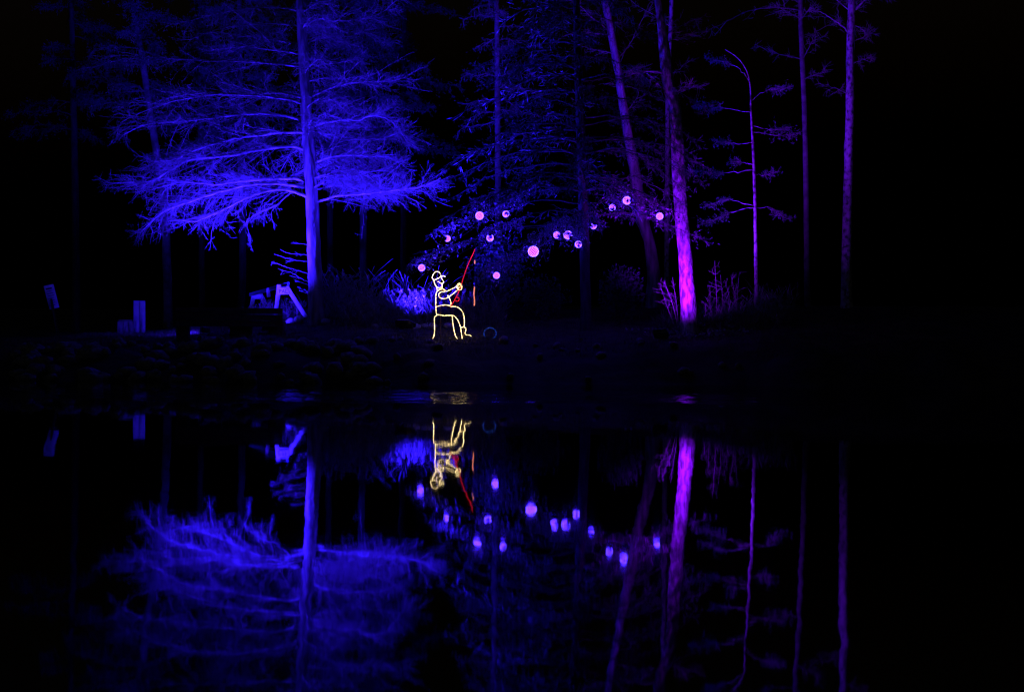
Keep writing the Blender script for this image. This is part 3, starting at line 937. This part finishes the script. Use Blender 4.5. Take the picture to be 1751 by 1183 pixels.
bare_tree('young_oak_tree', 'thin straight sapling trunk high behind the violet trunk',
          tpts(1140, 41, [(1140, 470), (1141, 300), (1142, 150), (1147, 40), (1150, -80), (1153, -260)]), [.07, .07, .065, .06, .055, .045, .015], M_BIRCH, (), TR, rnd=14, rmax=1.4)
SY = 33.4
sp = tpts(1294, SY, [(1293, 480), (1292, 400), (1290, 310), (1287, 240), (1284, 190), (1283, 150), (1277, 122), (1262, 100), (1240, 85)])
fir = root('slender_fir_tree', sp[0], 'slender sapling with separate violet tufts of foliage between the violet trunk and the far trunks', 'tree', TR)
mb, fl, fr_ = trunk_tube([sp[0] - np.array((0, 0, .15))] + sp[1:], [.05, .046, .043, .04, .037, .034, .03, .025, .018, .012, .008], n=48, sides=9, flare=0.2)
mb.build('trunk', M_BIRCH, fir)
for (xa, ya, xb, yb, xc, yc, dY, q) in [
        (1284, 192, 1255, 188, 1195, 180, -.2, 40), (1286, 172, 1305, 158, 1348, 150, .1, 34), (1290, 244, 1262, 246, 1225, 242, .2, 26),
        (1291, 290, 1235, 296, 1180, 292, -.4, 36), (1291, 282, 1272, 278, 1252, 276, .1, 16), (1291, 297, 1305, 300, 1322, 296, .2, 18),
        (1290, 355, 1255, 362, 1200, 384, -.3, 34), (1290, 352, 1245, 342, 1212, 350, .3, 26), (1292, 356, 1318, 356, 1345, 374, .2, 18),
        (1282, 140, 1262, 116, 1212, 100, .2, 30), (1286, 215, 1318, 222, 1350, 218, .3, 26), (1287, 226, 1332, 232, 1368, 228, .5, 18)]:
    l = smooth_line([P(xa, ya, SY), P(xb, yb, SY + dY * .5), P(xc, yc, SY + dY)], 16)
    l[2:] += rng.standard_normal((14, 3)) * 0.012
    lo = MB().tubes(l, limb_rad(16, .011, .003), 5).build('limb', M_BIRCH, fir)
    (p2, q2), (p3, q3) = spray(l, .01, q, 4, 0.32, 0.13, r2=.004, r3=.0025, t0=0.45, droop=0.0, flat=0.45)
    MB().tubes(p2, q2, 3).build('twigs', M_TWIG, lo)
    m = MB(); needles_on(p3, 4, .05, .007, m, along=0.6, jit=0.5)
    m.build('needles', M_BUD, lo)['kind'] = 'stuff'
bare_tree('young_oak_tree', 'narrow dim violet trunk, next to last at the right',
          tpts(1381, 36, [(1380, 480), (1379, 380), (1378, 300), (1376, 200), (1372, 100), (1369, 20), (1366, -100), (1362, -280)]),
          [.075, .07, .068, .066, .064, .06, .056, .05, .015], M_WEED,
          [([P(1371, 18, 36), P(1330, 14, 35.7), P(1281, 18, 35.4), P(1240, 38, 35.2), P(1200, 58, 35)], .02)], TR, 14, rnd=18, rmax=1.3)
bare_tree('birch_tree', 'speckled pale trunk lit blue violet, last and straightest at the right',
          tpts(1447, 35.4, [(1447, 480), (1448, 400), (1450, 330), (1452, 250), (1454, 160), (1454, 80), (1456, 20), (1458, -20), (1466, -160), (1474, -300)]),
          [.13, .12, .115, .11, .105, .10, .095, .092, .085, .075, .03], M_BIRCH,
          [([P(1455, 58, 35.4), P(1430, 38, 35.2), P(1405, 22, 35), P(1390, 20, 34.9)], .02),
           ([P(1456, 22, 35.4), P(1478, 2, 35.3), P(1500, -20, 35.2)], .04),
           ([P(1456, 40, 35.4), P(1470, 48, 35.3), P(1482, 60, 35.2)], .014)], TR, 8, rnd=14, rmax=1.3)


# ------------------------------------------------------------------ reeds, weeds, grass
def reed_clump(name, label, cat, px0, px1, Y0, Y1, n, h0, h1, mat, heads=True, group=None, lean=0.15, r=.0055):
    b = Gp((px0 + px1) / 2, (Y0 + Y1) / 2)
    o = root(name, b, label, cat, group)
    Y = rng.uniform(Y0, Y1, n); x = (rng.uniform(px0, px1, n) - 875.5) / FPX * Y
    z = G(x, Y); h = rng.uniform(h0, h1, n)
    u = np.linspace(0, 1, 6)[None, :, None]
    d = np.stack([rng.standard_normal(n) * lean, rng.standard_normal(n) * lean, np.ones(n)], 1)
    bend = np.stack([rng.standard_normal(n) * lean * 1.4, rng.standard_normal(n) * lean, -np.abs(rng.standard_normal(n)) * 0.12], 1)
    L = np.stack([x, Y, z - 0.03], 1)[:, None, :] + d[:, None, :] * u * h[:, None, None] + bend[:, None, :] * u ** 3 * h[:, None, None]
    MB().tubes(L, np.tile(r * np.linspace(1, 0.5, 6), (n, 1)), 3).build('stems', mat, o)['kind'] = 'stuff'
    m = MB()
    tip = L[:, -1]; tg = L[:, -1] - L[:, -2]; tg /= np.linalg.norm(tg, axis=1, keepdims=True)
    if heads:
        k = 9
        j = np.repeat(np.arange(n), k)
        dd = tg[j] * 0.7 + rng.standard_normal((n * k, 3)) * 0.45; dd /= np.linalg.norm(dd, axis=1, keepdims=True)
        c = tip[j] - tg[j] * rng.uniform(0, 0.12, (n * k, 1))
        w = np.cross(dd, rng.standard_normal((n * k, 3))); w /= np.linalg.norm(w, axis=1, keepdims=True)
        m.strips(c + dd * 0.025, dd * 0.03, w * 0.009)
    # blades
    k = 4; j = np.repeat(np.arange(n), k); t = rng.uniform(0.1, 0.8, n * k)
    f = t * 5; i = np.minimum(f.astype(int), 4)
    p = L[j, i]
    dd = np.stack([rng.standard_normal(n * k) * 0.5, rng.standard_normal(n * k) * 0.5, rng.uniform(0.3, 1, n * k)], 1); dd /= np.linalg.norm(dd, axis=1, keepdims=True)
    w = np.cross(dd, rng.standard_normal((n * k, 3))); w /= np.linalg.norm(w, axis=1, keepdims=True)
    l = rng.uniform(0.08, 0.22, (n * k, 1))
    m.strips(p + dd * l, dd * l, w * 0.008)
    m.build('blades', mat, o)['kind'] = 'stuff'
    return o


RG = 'reeds and weeds along the bank'
reed_clump('reed_clump', 'brightest blue reeds with seed heads right behind the floodlight', 'reeds', 675, 745, 31.75, 32.3, 150, 0.45, 0.95, M_REED, group=RG)
reed_clump('reed_clump', 'dimmer blue reeds left of the floodlight', 'reeds', 590, 680, 31.8, 32.6, 190, 0.4, 1.0, M_REED2, group=RG)
reed_clump('reed_clump', 'dim blue reeds behind the fisherman legs and line', 'reeds', 748, 860, 32.0, 33.2, 170, 0.4, 0.95, M_WEED, group=RG)
reed_clump('weed_clump', 'tall dark tangled weeds beside the larch trunk', 'weeds', 545, 615, 32.6, 33.6, 110, 0.6, 1.35, M_REED2, heads=True, group=RG, lean=0.22)
reed_clump('weed_clump', 'tall thin dark stalks between the weeds and the first light ball', 'weeds', 570, 740, 32.2, 33.2, 130, 0.8, 1.5, M_REED2, heads=False, group=RG, lean=0.16)
reed_clump('weed_clump', 'blue weeds under the trestle behind the dark bench', 'weeds', 418, 520, 34.0, 35.0, 70, 0.2, 0.45, M_WEED, group=RG)
reed_clump('weed_clump', 'violet weeds right of the violet trunk foot', 'weeds', 1190, 1290, 31.7, 32.7, 120, 0.25, 0.85, M_REED2, heads=False, group=RG, lean=0.2)
reed_clump('weed_clump', 'faint violet weeds farther right below the slender sapling', 'weeds', 1285, 1350, 32.0, 34.0, 110, 0.3, 0.9, M_REED2, heads=False, group=RG, lean=0.2)
reed_clump('weed_clump', 'short violet stalks left of the violet trunk foot', 'weeds', 1118, 1158, 31.5, 32.2, 34, 0.15, 0.5, M_WEED, heads=False, group=RG, lean=0.3)


def stick_bush(label, px, Y, tips, r0=0.008):
    b = Gp(px, Y)
    o = root('dead_shrub', b, label, 'shrub', RG)
    for k, (tx, ty) in enumerate(tips):
        l = smooth_line([b, b * 0.5 + P(tx, ty, Y) * 0.5 + rng.standard_normal(3) * 0.04, P(tx, ty, Y + random.uniform(-.2, .2))], 12)
        s = MB().tubes(l, limb_rad(12, r0, 0.003), 6).build('stem', M_WEED, o)
        (p2, q2), (p3, q3) = spray(l, r0, 9, 2, 0.28, 0.12, r2=.0035, r3=.0025, t0=0.4)
        MB().tubes(p2, q2, 3).tubes(p3, q3, 3).build('twigs', M_WEED, s)


stick_bush('bare forked shrub left of the violet trunk', 1160, 31.3, [(1136, 482), (1130, 492), (1150, 474)])
stick_bush('upright dead shrub with short forks right of the violet trunk', 1226, 31.5, [(1222, 446), (1214, 488), (1232, 470)])
stick_bush('sparse dead shrub leaning below the slender sapling', 1256, 32.0, [(1250, 470), (1240, 480), (1264, 466)])

def shrub(label, px, Y, w, h, n, mat=M_NEEDLE):
    b = Gp(px, Y)
    o = root('evergreen_shrub', b, label, 'shrub', RG)
    st = MB()
    for k in range(9):
        t = b + np.array((rng.normal() * w * .45, rng.normal() * w * .3, h * rng.uniform(.55, .95)))
        st.tubes(smooth_line([b, (b + t) / 2 + rng.standard_normal(3) * .06, t], 8), limb_rad(8, .014, .004), 5)
    st.build('stems', M_BARKD, o)['kind'] = 'stuff'
    q = rng.standard_normal((n, 3)); q /= np.linalg.norm(q, axis=1, keepdims=True)
    q *= (rng.random(n) ** 0.45)[:, None]
    lump = 1 + 0.25 * np.sin(q[:, 0] * 7 + px) * np.cos(q[:, 2] * 6 + q[:, 1] * 5)
    c = b + np.array((0, 0, h * 0.52)) + q * lump[:, None] * np.array((w, w * .7, h * .5))
    d = rng.standard_normal((n, 3)); d[:, 2] += .3; d /= np.linalg.norm(d, axis=1, keepdims=True)
    wv = np.cross(d, rng.standard_normal((n, 3))); wv /= np.linalg.norm(wv, axis=1, keepdims=True)
    MB().strips(c, d * .045, wv * .016).build('leaves', mat, o)['kind'] = 'stuff'


shrub('dim blue evergreen shrub right behind the fishing line', 850, 33.7, 0.75, 2.0, 5000)
shrub('low dark evergreen shrub between the hemlock trunk and the reeds', 925, 33.4, 0.6, 1.0, 3000)
shrub('dark evergreen shrub added beside the leaning trunk foot to shade it', 1062, 33.2, 0.55, 1.3, 3000)  # added to keep floodlight off the leaning trunk

# leaf litter at the foot of the violet trunk
n = 900
Yl = rng.uniform(30.75, 32.2, n); pxl = rng.normal(1190, 40, n)
xl = (pxl - 875.5) / FPX * Yl
c = np.stack([xl, Yl, G(xl, Yl) + rng.uniform(0.01, 0.08, n)], 1)
d = rng.standard_normal((n, 3)) * np.array((1, 1, 0.5)); d /= np.linalg.norm(d, axis=1, keepdims=True)
w = np.cross(d, rng.standard_normal((n, 3))); w /= np.linalg.norm(w, axis=1, keepdims=True)
lit = MB().strips(c, d * 0.045, w * 0.028).build('leaf_litter', M_REED2, None, loc=Gp(1190, 31.4))
lit['label'] = 'fallen leaves scattered round the violet trunk foot'; lit['category'] = 'leaves'; lit['kind'] = 'stuff'

# short grass on the bank
n = 60000
Yg = 28.9 + 4.6 * rng.random(n) ** 1.1; xg = rng.uniform(-11.5, 9.0, n)
zg = G(xg, Yg); ok = (Yg - shore(xg)) > 0.7
xg, Yg, zg = xg[ok], Yg[ok], zg[ok]; n = len(xg)
h = rng.uniform(0.03, 0.11, n)
tipd = np.stack([rng.standard_normal(n) * 0.35, rng.standard_normal(n) * 0.35, np.ones(n)], 1) * h[:, None]
a = rng.uniform(0, math.pi, n); wv = np.stack([np.cos(a), np.sin(a), np.zeros(n)], 1) * 0.005
b0 = np.stack([xg, Yg, zg - 0.01], 1)
gv = np.stack([b0 - wv, b0 + wv, b0 + tipd], 1).reshape(-1, 3)
gr = mesh_np('grass', gv, np.arange(n * 3).reshape(n, 3), M_GRASS, None, loc=(0, 30, 0.8))
gr['label'] = 'short dark grass covering the bank round the fisherman figure'; gr['category'] = 'grass'; gr['kind'] = 'stuff'


# ------------------------------------------------------------------ bench, chair, sign, trestle, deck
BY = 31.0
def onY(px, py, Y): return P(px, py, Y)
bx0 = (300 - 875.5) / FPX * BY; bx1 = (483 - 875.5) / FPX * BY
zb = float(G((bx0 + bx1) / 2, BY)); ztop = P(483, 527, BY)[2]; zbot = P(440, 559, BY)[2]
bench = root('bench', ((bx0 + bx1) / 2, BY, zb), 'long dark wooden bench with solid plank back, in front of the trestle', 'bench')
hh = (ztop - zbot) / 3
for k in range(3):
    MB().box(((bx0 + bx1) / 2, BY, zbot + hh * (k + 0.5)), ((bx1 - bx0) / 2, 0.022, hh / 2 - 0.002)).build('back_board', M_WOODD, bench, smooth=False)
for k in range(3):
    MB().box(((bx0 + bx1) / 2, BY + 0.10 + k * 0.13, zbot + 0.16), ((bx1 - bx0) / 2, 0.058, 0.018)).build('seat_board', M_WOODD, bench, smooth=False)
for a_, c_ in ((300, 318), (392, 426), (458, 483)):
    xa = (a_ - 875.5) / FPX * BY; xb = (c_ - 875.5) / FPX * BY
    xm = (xa + xb) / 2
    zg = float(G(xm, BY + .2))
    MB().box((xm, BY + 0.24, (zg - 0.05 + zbot + 0.14) / 2), ((xb - xa) / 2, 0.2, (zbot + 0.14 - zg + 0.05) / 2)).build('leg', M_WOODD, bench, smooth=False)

# low deck the bench end and chair stand on
dk = root('deck', Gp(262, 34.6), 'low pale plank deck under the left chair beside the bench', 'deck')
zd = P(237, 572, 34.6)[2]
for k in range(9):
    yy = 34.0 + k * 0.16
    xa = (205 - 875.5) / FPX * 34.6; xb = (330 - 875.5) / FPX * 34.6
    MB().box(((xa + xb) / 2 + random.uniform(-.04, .04), yy, zd - 0.02), ((xb - xa) / 2, 0.075, 0.02)).build('plank', M_WOOD, dk, smooth=False)
for xk in (xa + .15, (xa + xb) / 2, xb - .15):
    z0 = float(G(xk, 34.6)) - 0.1
    MB().box((xk, 34.64, (zd - 0.041 + z0) / 2), (0.05, 0.6, max(0.02, (zd - 0.041 - z0) / 2))).build('joist', M_WOODD, dk, smooth=False)

# chair: tall two-board back, solid low seat to its left
CY = 34.9
s = CY / FPX
ch = root('plank_chair', (P(222, 572, CY)[0], CY, zd), 'plank chair seen side on, tall two-board back and boxy seat, far left', 'chair')
yaw = Matrix.Rotation(R(14), 3, 'Z')
Mx = np.array(yaw)
for pxa, pxb, dz in ((228.5, 238.6, 0), (239.0, 248.5, -0.005)):
    a = P((pxa + pxb) / 2, 514, CY)
    hz = (a[2] - zd) / 2
    MB().box((a[0], CY, zd + hz + dz), ((pxb - pxa) / 2 * s, 0.03, hz), Mx).build('back_board', M_SIGN, ch, smooth=False)
st_ = P(213, 548, CY); hz = (st_[2] - zd) / 2
for k, (pxa, pxb) in enumerate(((200.5, 210), (210.5, 219), (219.5, 227.6))):
    MB().box((P((pxa + pxb) / 2, 550, CY)[0], CY + 0.02, zd + hz - 0.01), ((pxb - pxa) / 2 * s, 0.05, hz - 0.012), Mx).build('side_board', M_WOOD, ch, smooth=False)
MB().box((st_[0], CY + 0.25, zd + hz * 2 + 0.0), (14 * s, 0.24, 0.015), Mx).build('seat', M_WOOD, ch, smooth=False)
for k in range(2):
    MB().box((st_[0] + (k - .5) * 22 * s, CY + 0.44, zd + hz - 0.012), (0.03, 0.03, hz - 0.012), Mx).build('leg', M_WOODD, ch, smooth=False)

# leaning notice board
SYg = 34.6
sb = Gp(102, SYg)
sg = root('notice_board', sb, 'small tilted pale notice board on a leaning post at far left', 'sign')
c = P(88, 507.5, SYg); s = SYg / FPX
tl = R(14)
ax = np.array((math.cos(tl), 0, math.sin(tl))); upv = np.array((-math.sin(tl), 0, math.cos(tl)))
yawm = np.array(Matrix.Rotation(R(18), 3, 'Z'))
ax = yawm @ ax; upv = yawm @ upv; nrm = np.cross(ax, upv)
M3 = np.stack([ax, -nrm, upv], 1)
MB().box(c, (8.2 * s, 0.012, 20.5 * s), M3).build('board', M_SIGN, sg, smooth=False)
for k in range(8):
    wv_ = (5.5 if k else 6.3) * random.uniform(0.7, 1.0)
    MB().box(c + nrm * 0.0135 + upv * (14.5 - k * 4.1) * s - ax * (6.3 - wv_) * s * 0.5, (wv_ * s, 0.002, (1.3 if k == 0 else 0.45) * s), M3).build('printed_line', M_INK, sg, smooth=False)
MB().beam(sb - np.array((0, 0, .2)), c - nrm * 0.04 + upv * 18 * s, 0.06, 0.06, up=nrm).build('post', M_WOODD, sg, smooth=False)

# the A-frame trestle
TYn, TYf = 33.9, 35.6
trs = root('trestle', Gp(474, 34.6), 'white painted A-frame trestle with pale blue top beam behind the dark bench', 'trestle')
def leg(mb, a, b, w=0.085, t=0.035): mb.beam(a, b, t, w, up=(1, 0.0, 0.1)); return mb
def to_ground(a, b):
    """extend the line a-b down to the ground"""
    a = np.asarray(a); b = np.asarray(b); d = (b - a)
    for k in range(200):
        q = a + d * (1 + k * 0.02)
        if q[2] <= float(G(q[0], q[1])): return q
    return b
nA, nB = P(477.5, 487, TYn), P(472.5, 530, TYn)
MB().beam(nA, to_ground(nA, nB), 0.04, 0.095, up=(1, 0, 0)).build('leg', M_PAINT, trs, smooth=False)
nC, nD = P(490, 490, TYn), P(517.5, 533, TYn + 0.1)
MB().beam(nC, to_ground(nC, nD), 0.04, 0.095, up=(1, 0, 0)).build('leg', M_PAINT, trs, smooth=False)
g0, g1, g2, g3 = [P(a, b, TYn - 0.035) for a, b in ((476, 491.5), (491.5, 491.0), (496, 503.2), (475, 503.5))]
gv = np.array([g0, g1, g2, g3]); gb = gv + np.array((0, 0.025, 0))
gus = MB().add(np.vstack([gv, gb]), [(0, 3, 2, 1), (4, 5, 6, 7), (0, 1, 5, 4), (1, 2, 6, 5), (2, 3, 7, 6), (3, 0, 4, 7)]).build('gusset', M_PAINT, trs, smooth=False)
fA, fB = P(434.7, 500, TYf), P(429.5, 530, TYf)
MB().beam(fA, to_ground(fA, fB), 0.04, 0.10, up=(1, 0, 0)).build('leg', M_PAINT, trs, smooth=False)
fC, fD = P(446, 503, TYf), P(458, 530, TYf + 0.1)
MB().beam(fC, to_ground(fC, fD), 0.04, 0.09, up=(1, 0, 0)).build('leg', M_PAINT, trs, smooth=False)
gv = np.array([P(a, b, TYf - 0.035) for a, b in ((434, 503.5), (447, 502.5), (451, 511), (433, 512))]); gb = gv + np.array((0, 0.025, 0))
MB().add(np.vstack([gv, gb]), [(0, 3, 2, 1), (4, 5, 6, 7), (0, 1, 5, 4), (1, 2, 6, 5), (2, 3, 7, 6), (3, 0, 4, 7)]).build('gusset', M_PAINT, trs, smooth=False)
MB().beam(P(427.5, 504.0, TYf + 0.12), P(493.5, 485.5, TYn - 0.10), 0.05, 0.085).build('top_beam', M_PAINTB, trs, smooth=False)
h0, h1 = P(458.5, 492.5, 34.7), P(459.5, 508, 34.7)
MB().beam(h0, h1, 0.03, 0.09, up=(1, 0, 0)).build('bracket', M_WOOD, trs, smooth=False)
fc = bpy.data.curves.new('lettering', 'FONT'); fc.body = 'PAL'; fc.size = 0.125; fc.extrude = 0.002; fc.align_x = 'CENTER'
fo = bpy.data.objects.new('lettering', fc); C.objects.link(fo)
tc_ = P(484.3, 501.2, TYn - 0.042)
fo.parent = trs; fo.location = tuple(tc_ - np.array(trs.location)); fo.rotation_euler = (R(90), 0, 0)
fc.materials.append(M_INK)
dg = bpy.context.evaluated_depsgraph_get(); dg.update()
fm = bpy.data.meshes.new_from_object(fo.evaluated_get(dg))
fm.materials.clear(); fm.materials.append(M_INK)
fn = bpy.data.objects.new('lettering_print', fm); C.objects.link(fn)
fn.parent = trs; fn.location = fo.location; fn.rotation_euler = fo.rotation_euler
bpy.data.objects.remove(fo)
fn.name = 'lettering'

# ------------------------------------------------------------------ the rope-light fisherman
def cF(L): return [(680 + x / 6.571, 420 + y / 6.571) for x, y in L]
def FP(px, py): return P(px, py, 30.0 + (px - 742) / 81.0 * 0.45)
fb = FP(742, 584)
fz = float(G(fb[0], fb[1]))
fish = root('fisherman_light_figure', (fb[0], fb[1], fz), 'seated fisherman outlined in warm white rope light on the bank', 'light figure')
ROPE = 0.0066
def rope(name, lists, mat, parent, r=ROPE, n=None):
    m = MB()
    for L in lists:
        pts = [FP(a, b) for a, b in cF(L)]
        ln_ = sum(np.linalg.norm(pts[i + 1] - pts[i]) for i in range(len(pts) - 1))
        k = n or max(6, int(ln_ / 0.018))
        l = smooth_line(pts, k)
        l += rng.standard_normal(l.shape) * 0.0012
        m.tubes(l, np.full(k, r), 8)
        m.ball(l[0], r, 8, 5); m.ball(l[-1], r, 8, 5)
    return m.build(name, mat, parent)
rope('cap', [[(402, 386), (388, 360), (400, 325), (420, 299), (441, 291), (466, 302), (482, 325), (488, 348)],
             [(402, 386), (430, 380), (460, 363), (487, 348), (510, 342), (533, 347)]], M_WARM, fish)
rope('head', [[(408, 390), (411, 415), (423, 442), (440, 468)], [(488, 352), (498, 377), (516, 402), (515, 416), (498, 428), (501, 448), (497, 466)],
              [(440, 470), (468, 473), (497, 466)]], M_WARM, fish)
rope('mustache', [[(452, 405), (465, 408), (481, 420), (497, 428)]], M_WARM, fish)
rope('collar', [[(440, 472), (437, 491), (462, 496), (494, 481), (499, 467)]], M_WARM, fish)
rope('torso', [[(462, 500), (441, 516), (431, 545), (428, 600), (430, 690), (432, 740), (441, 785)],
               [(563, 560), (580, 590), (596, 625), (598, 655), (591, 673)],
               [(431, 691), (460, 678), (520, 668), (591, 673)]], M_WARM, fish)
rope('arm', [[(463, 499), (500, 489), (527, 496), (534, 516), (500, 518), (476, 526), (460, 549), (468, 576), (490, 592), (520, 597), (556, 588), (591, 565), (631, 535), (671, 500)],
             [(534, 516), (581, 500), (631, 475), (666, 455)]], M_WARM, fish)
rope('hand', [[(666, 456), (670, 436), (695, 425), (715, 440), (721, 470), (712, 494), (690, 496), (672, 482), (665, 460)], [(676, 448), (692, 441), (707, 447)], [(672, 482), (690, 470), (712, 466)]], M_WARM, fish)
rope('leg', [[(591, 686), (641, 685), (681, 696), (715, 726), (738, 766), (748, 820), (750, 871), (746, 915)],
             [(432, 790), (452, 776), (520, 786), (611, 783), (641, 795), (670, 830), (690, 870), (707, 916)],
             [(707, 918), (746, 915)]], M_WARM, fish)
rope('boot', [[(746, 915), (768, 930), (763, 960), (756, 985), (771, 1003), (811, 1006), (830, 1021), (831, 1046)],
              [(708, 920), (715, 970), (725, 1042)]], M_WARM, fish)
rope('stool_leg', [[(430, 790), (415, 802), (413, 860), (415, 930), (408, 1010), (384, 1072)]], M_WARM, fish)
rope('stool_leg', [[(612, 785), (617, 840), (628, 920), (645, 1000), (668, 1047)]], M_WARM, fish)
m = MB()
for px, y0 in ((753.5, 500), (793.5, 494)):
    a = FP(px, y0) + np.array((0, 0.03, 0)); b = np.array((a[0], a[1], float(G(a[0], a[1])) - 0.15))
    m.tubes(np.array([a, (a + b) / 2, b]), np.full(3, 0.008), 6)
for (xa, ya, xb, yb) in ((745, 524, 793, 523), (745, 541, 793, 540)):
    m.tubes(np.array([FP(xa, ya), FP(xb, yb)]) + np.array((0, 0.022, 0)), np.full(2, 0.006), 6)
m.build('support_frame', M_STAKE, fish)
m = MB()
for px in (773.0, 776.5):
    a = FP(px, 526) + np.array((0, 0.02, 0)); b = FP(px + 6, 578) + np.array((0, 0.05, 0)); b[2] = float(G(b[0], b[1]))
    m.tubes(smooth_line([a, (a + b) / 2 - np.array((0.06, 0, 0.0)), b], 10), np.full(10, 0.003), 5)
m.build('wiring', M_STAKE, fish)

rod = root('fishing_rod_light', FP(771, 525), 'red rope light fishing rod held by the fisherman figure, with hanging line', 'light rod')
rope('rod', [[(866, 45), (850, 86), (790, 216), (735, 370), (706, 470), (661, 570), (595, 690)]], M_RED, rod, r=0.0085)
ang = np.linspace(0, 2 * math.pi, 22)
rope('reel', [[(668 + 24 * math.cos(a), 602 + 22 * math.sin(a)) for a in ang]], M_RED, rod, r=0.009)
rope('line', [[(863, 470), (858, 520), (857, 560), (862, 600), (863, 640), (860, 670)], [(866, 170), (867, 185), (866, 200)]], M_PEACH, rod, r=0.013)
m = MB()
m.tubes(np.array([FP(*cF([(866, 45)])[0]), FP(*cF([(866, 170)])[0]), FP(*cF([(864, 470)])[0])]), np.full(3, 0.0015), 4)
m.build('hanging_wire', M_METAL, rod)

# blue hoop lying up against the bank
hc = P(838, 570, 30.15); rr = 10.6 / FPX * 30.15
hp = root('rope_light_hoop', hc - np.array((0, 0, rr)), 'small dim blue rope light hoop right of the fisherman boots', 'light hoop')
a = np.linspace(0, 2 * math.pi, 44)
loop = np.stack([hc[0] + rr * np.cos(a), hc[1] + 0.06 * np.sin(a), hc[2] + rr * 0.9 * np.sin(a)], 1)
MB().tubes(loop, np.full(44, 0.010), 7).build('hoop', M_RING, hp)
tl_ = smooth_line([hc + np.array((-rr * .75, 0, -rr * .6)), hc + np.array((-rr * .9, 0, -rr * .85)), hc + np.array((-rr * 1.25, -.02, -rr * .9))], 10)
MB().tubes(tl_, np.full(10, 0.009), 6).build('plug_end', M_RING, hp)
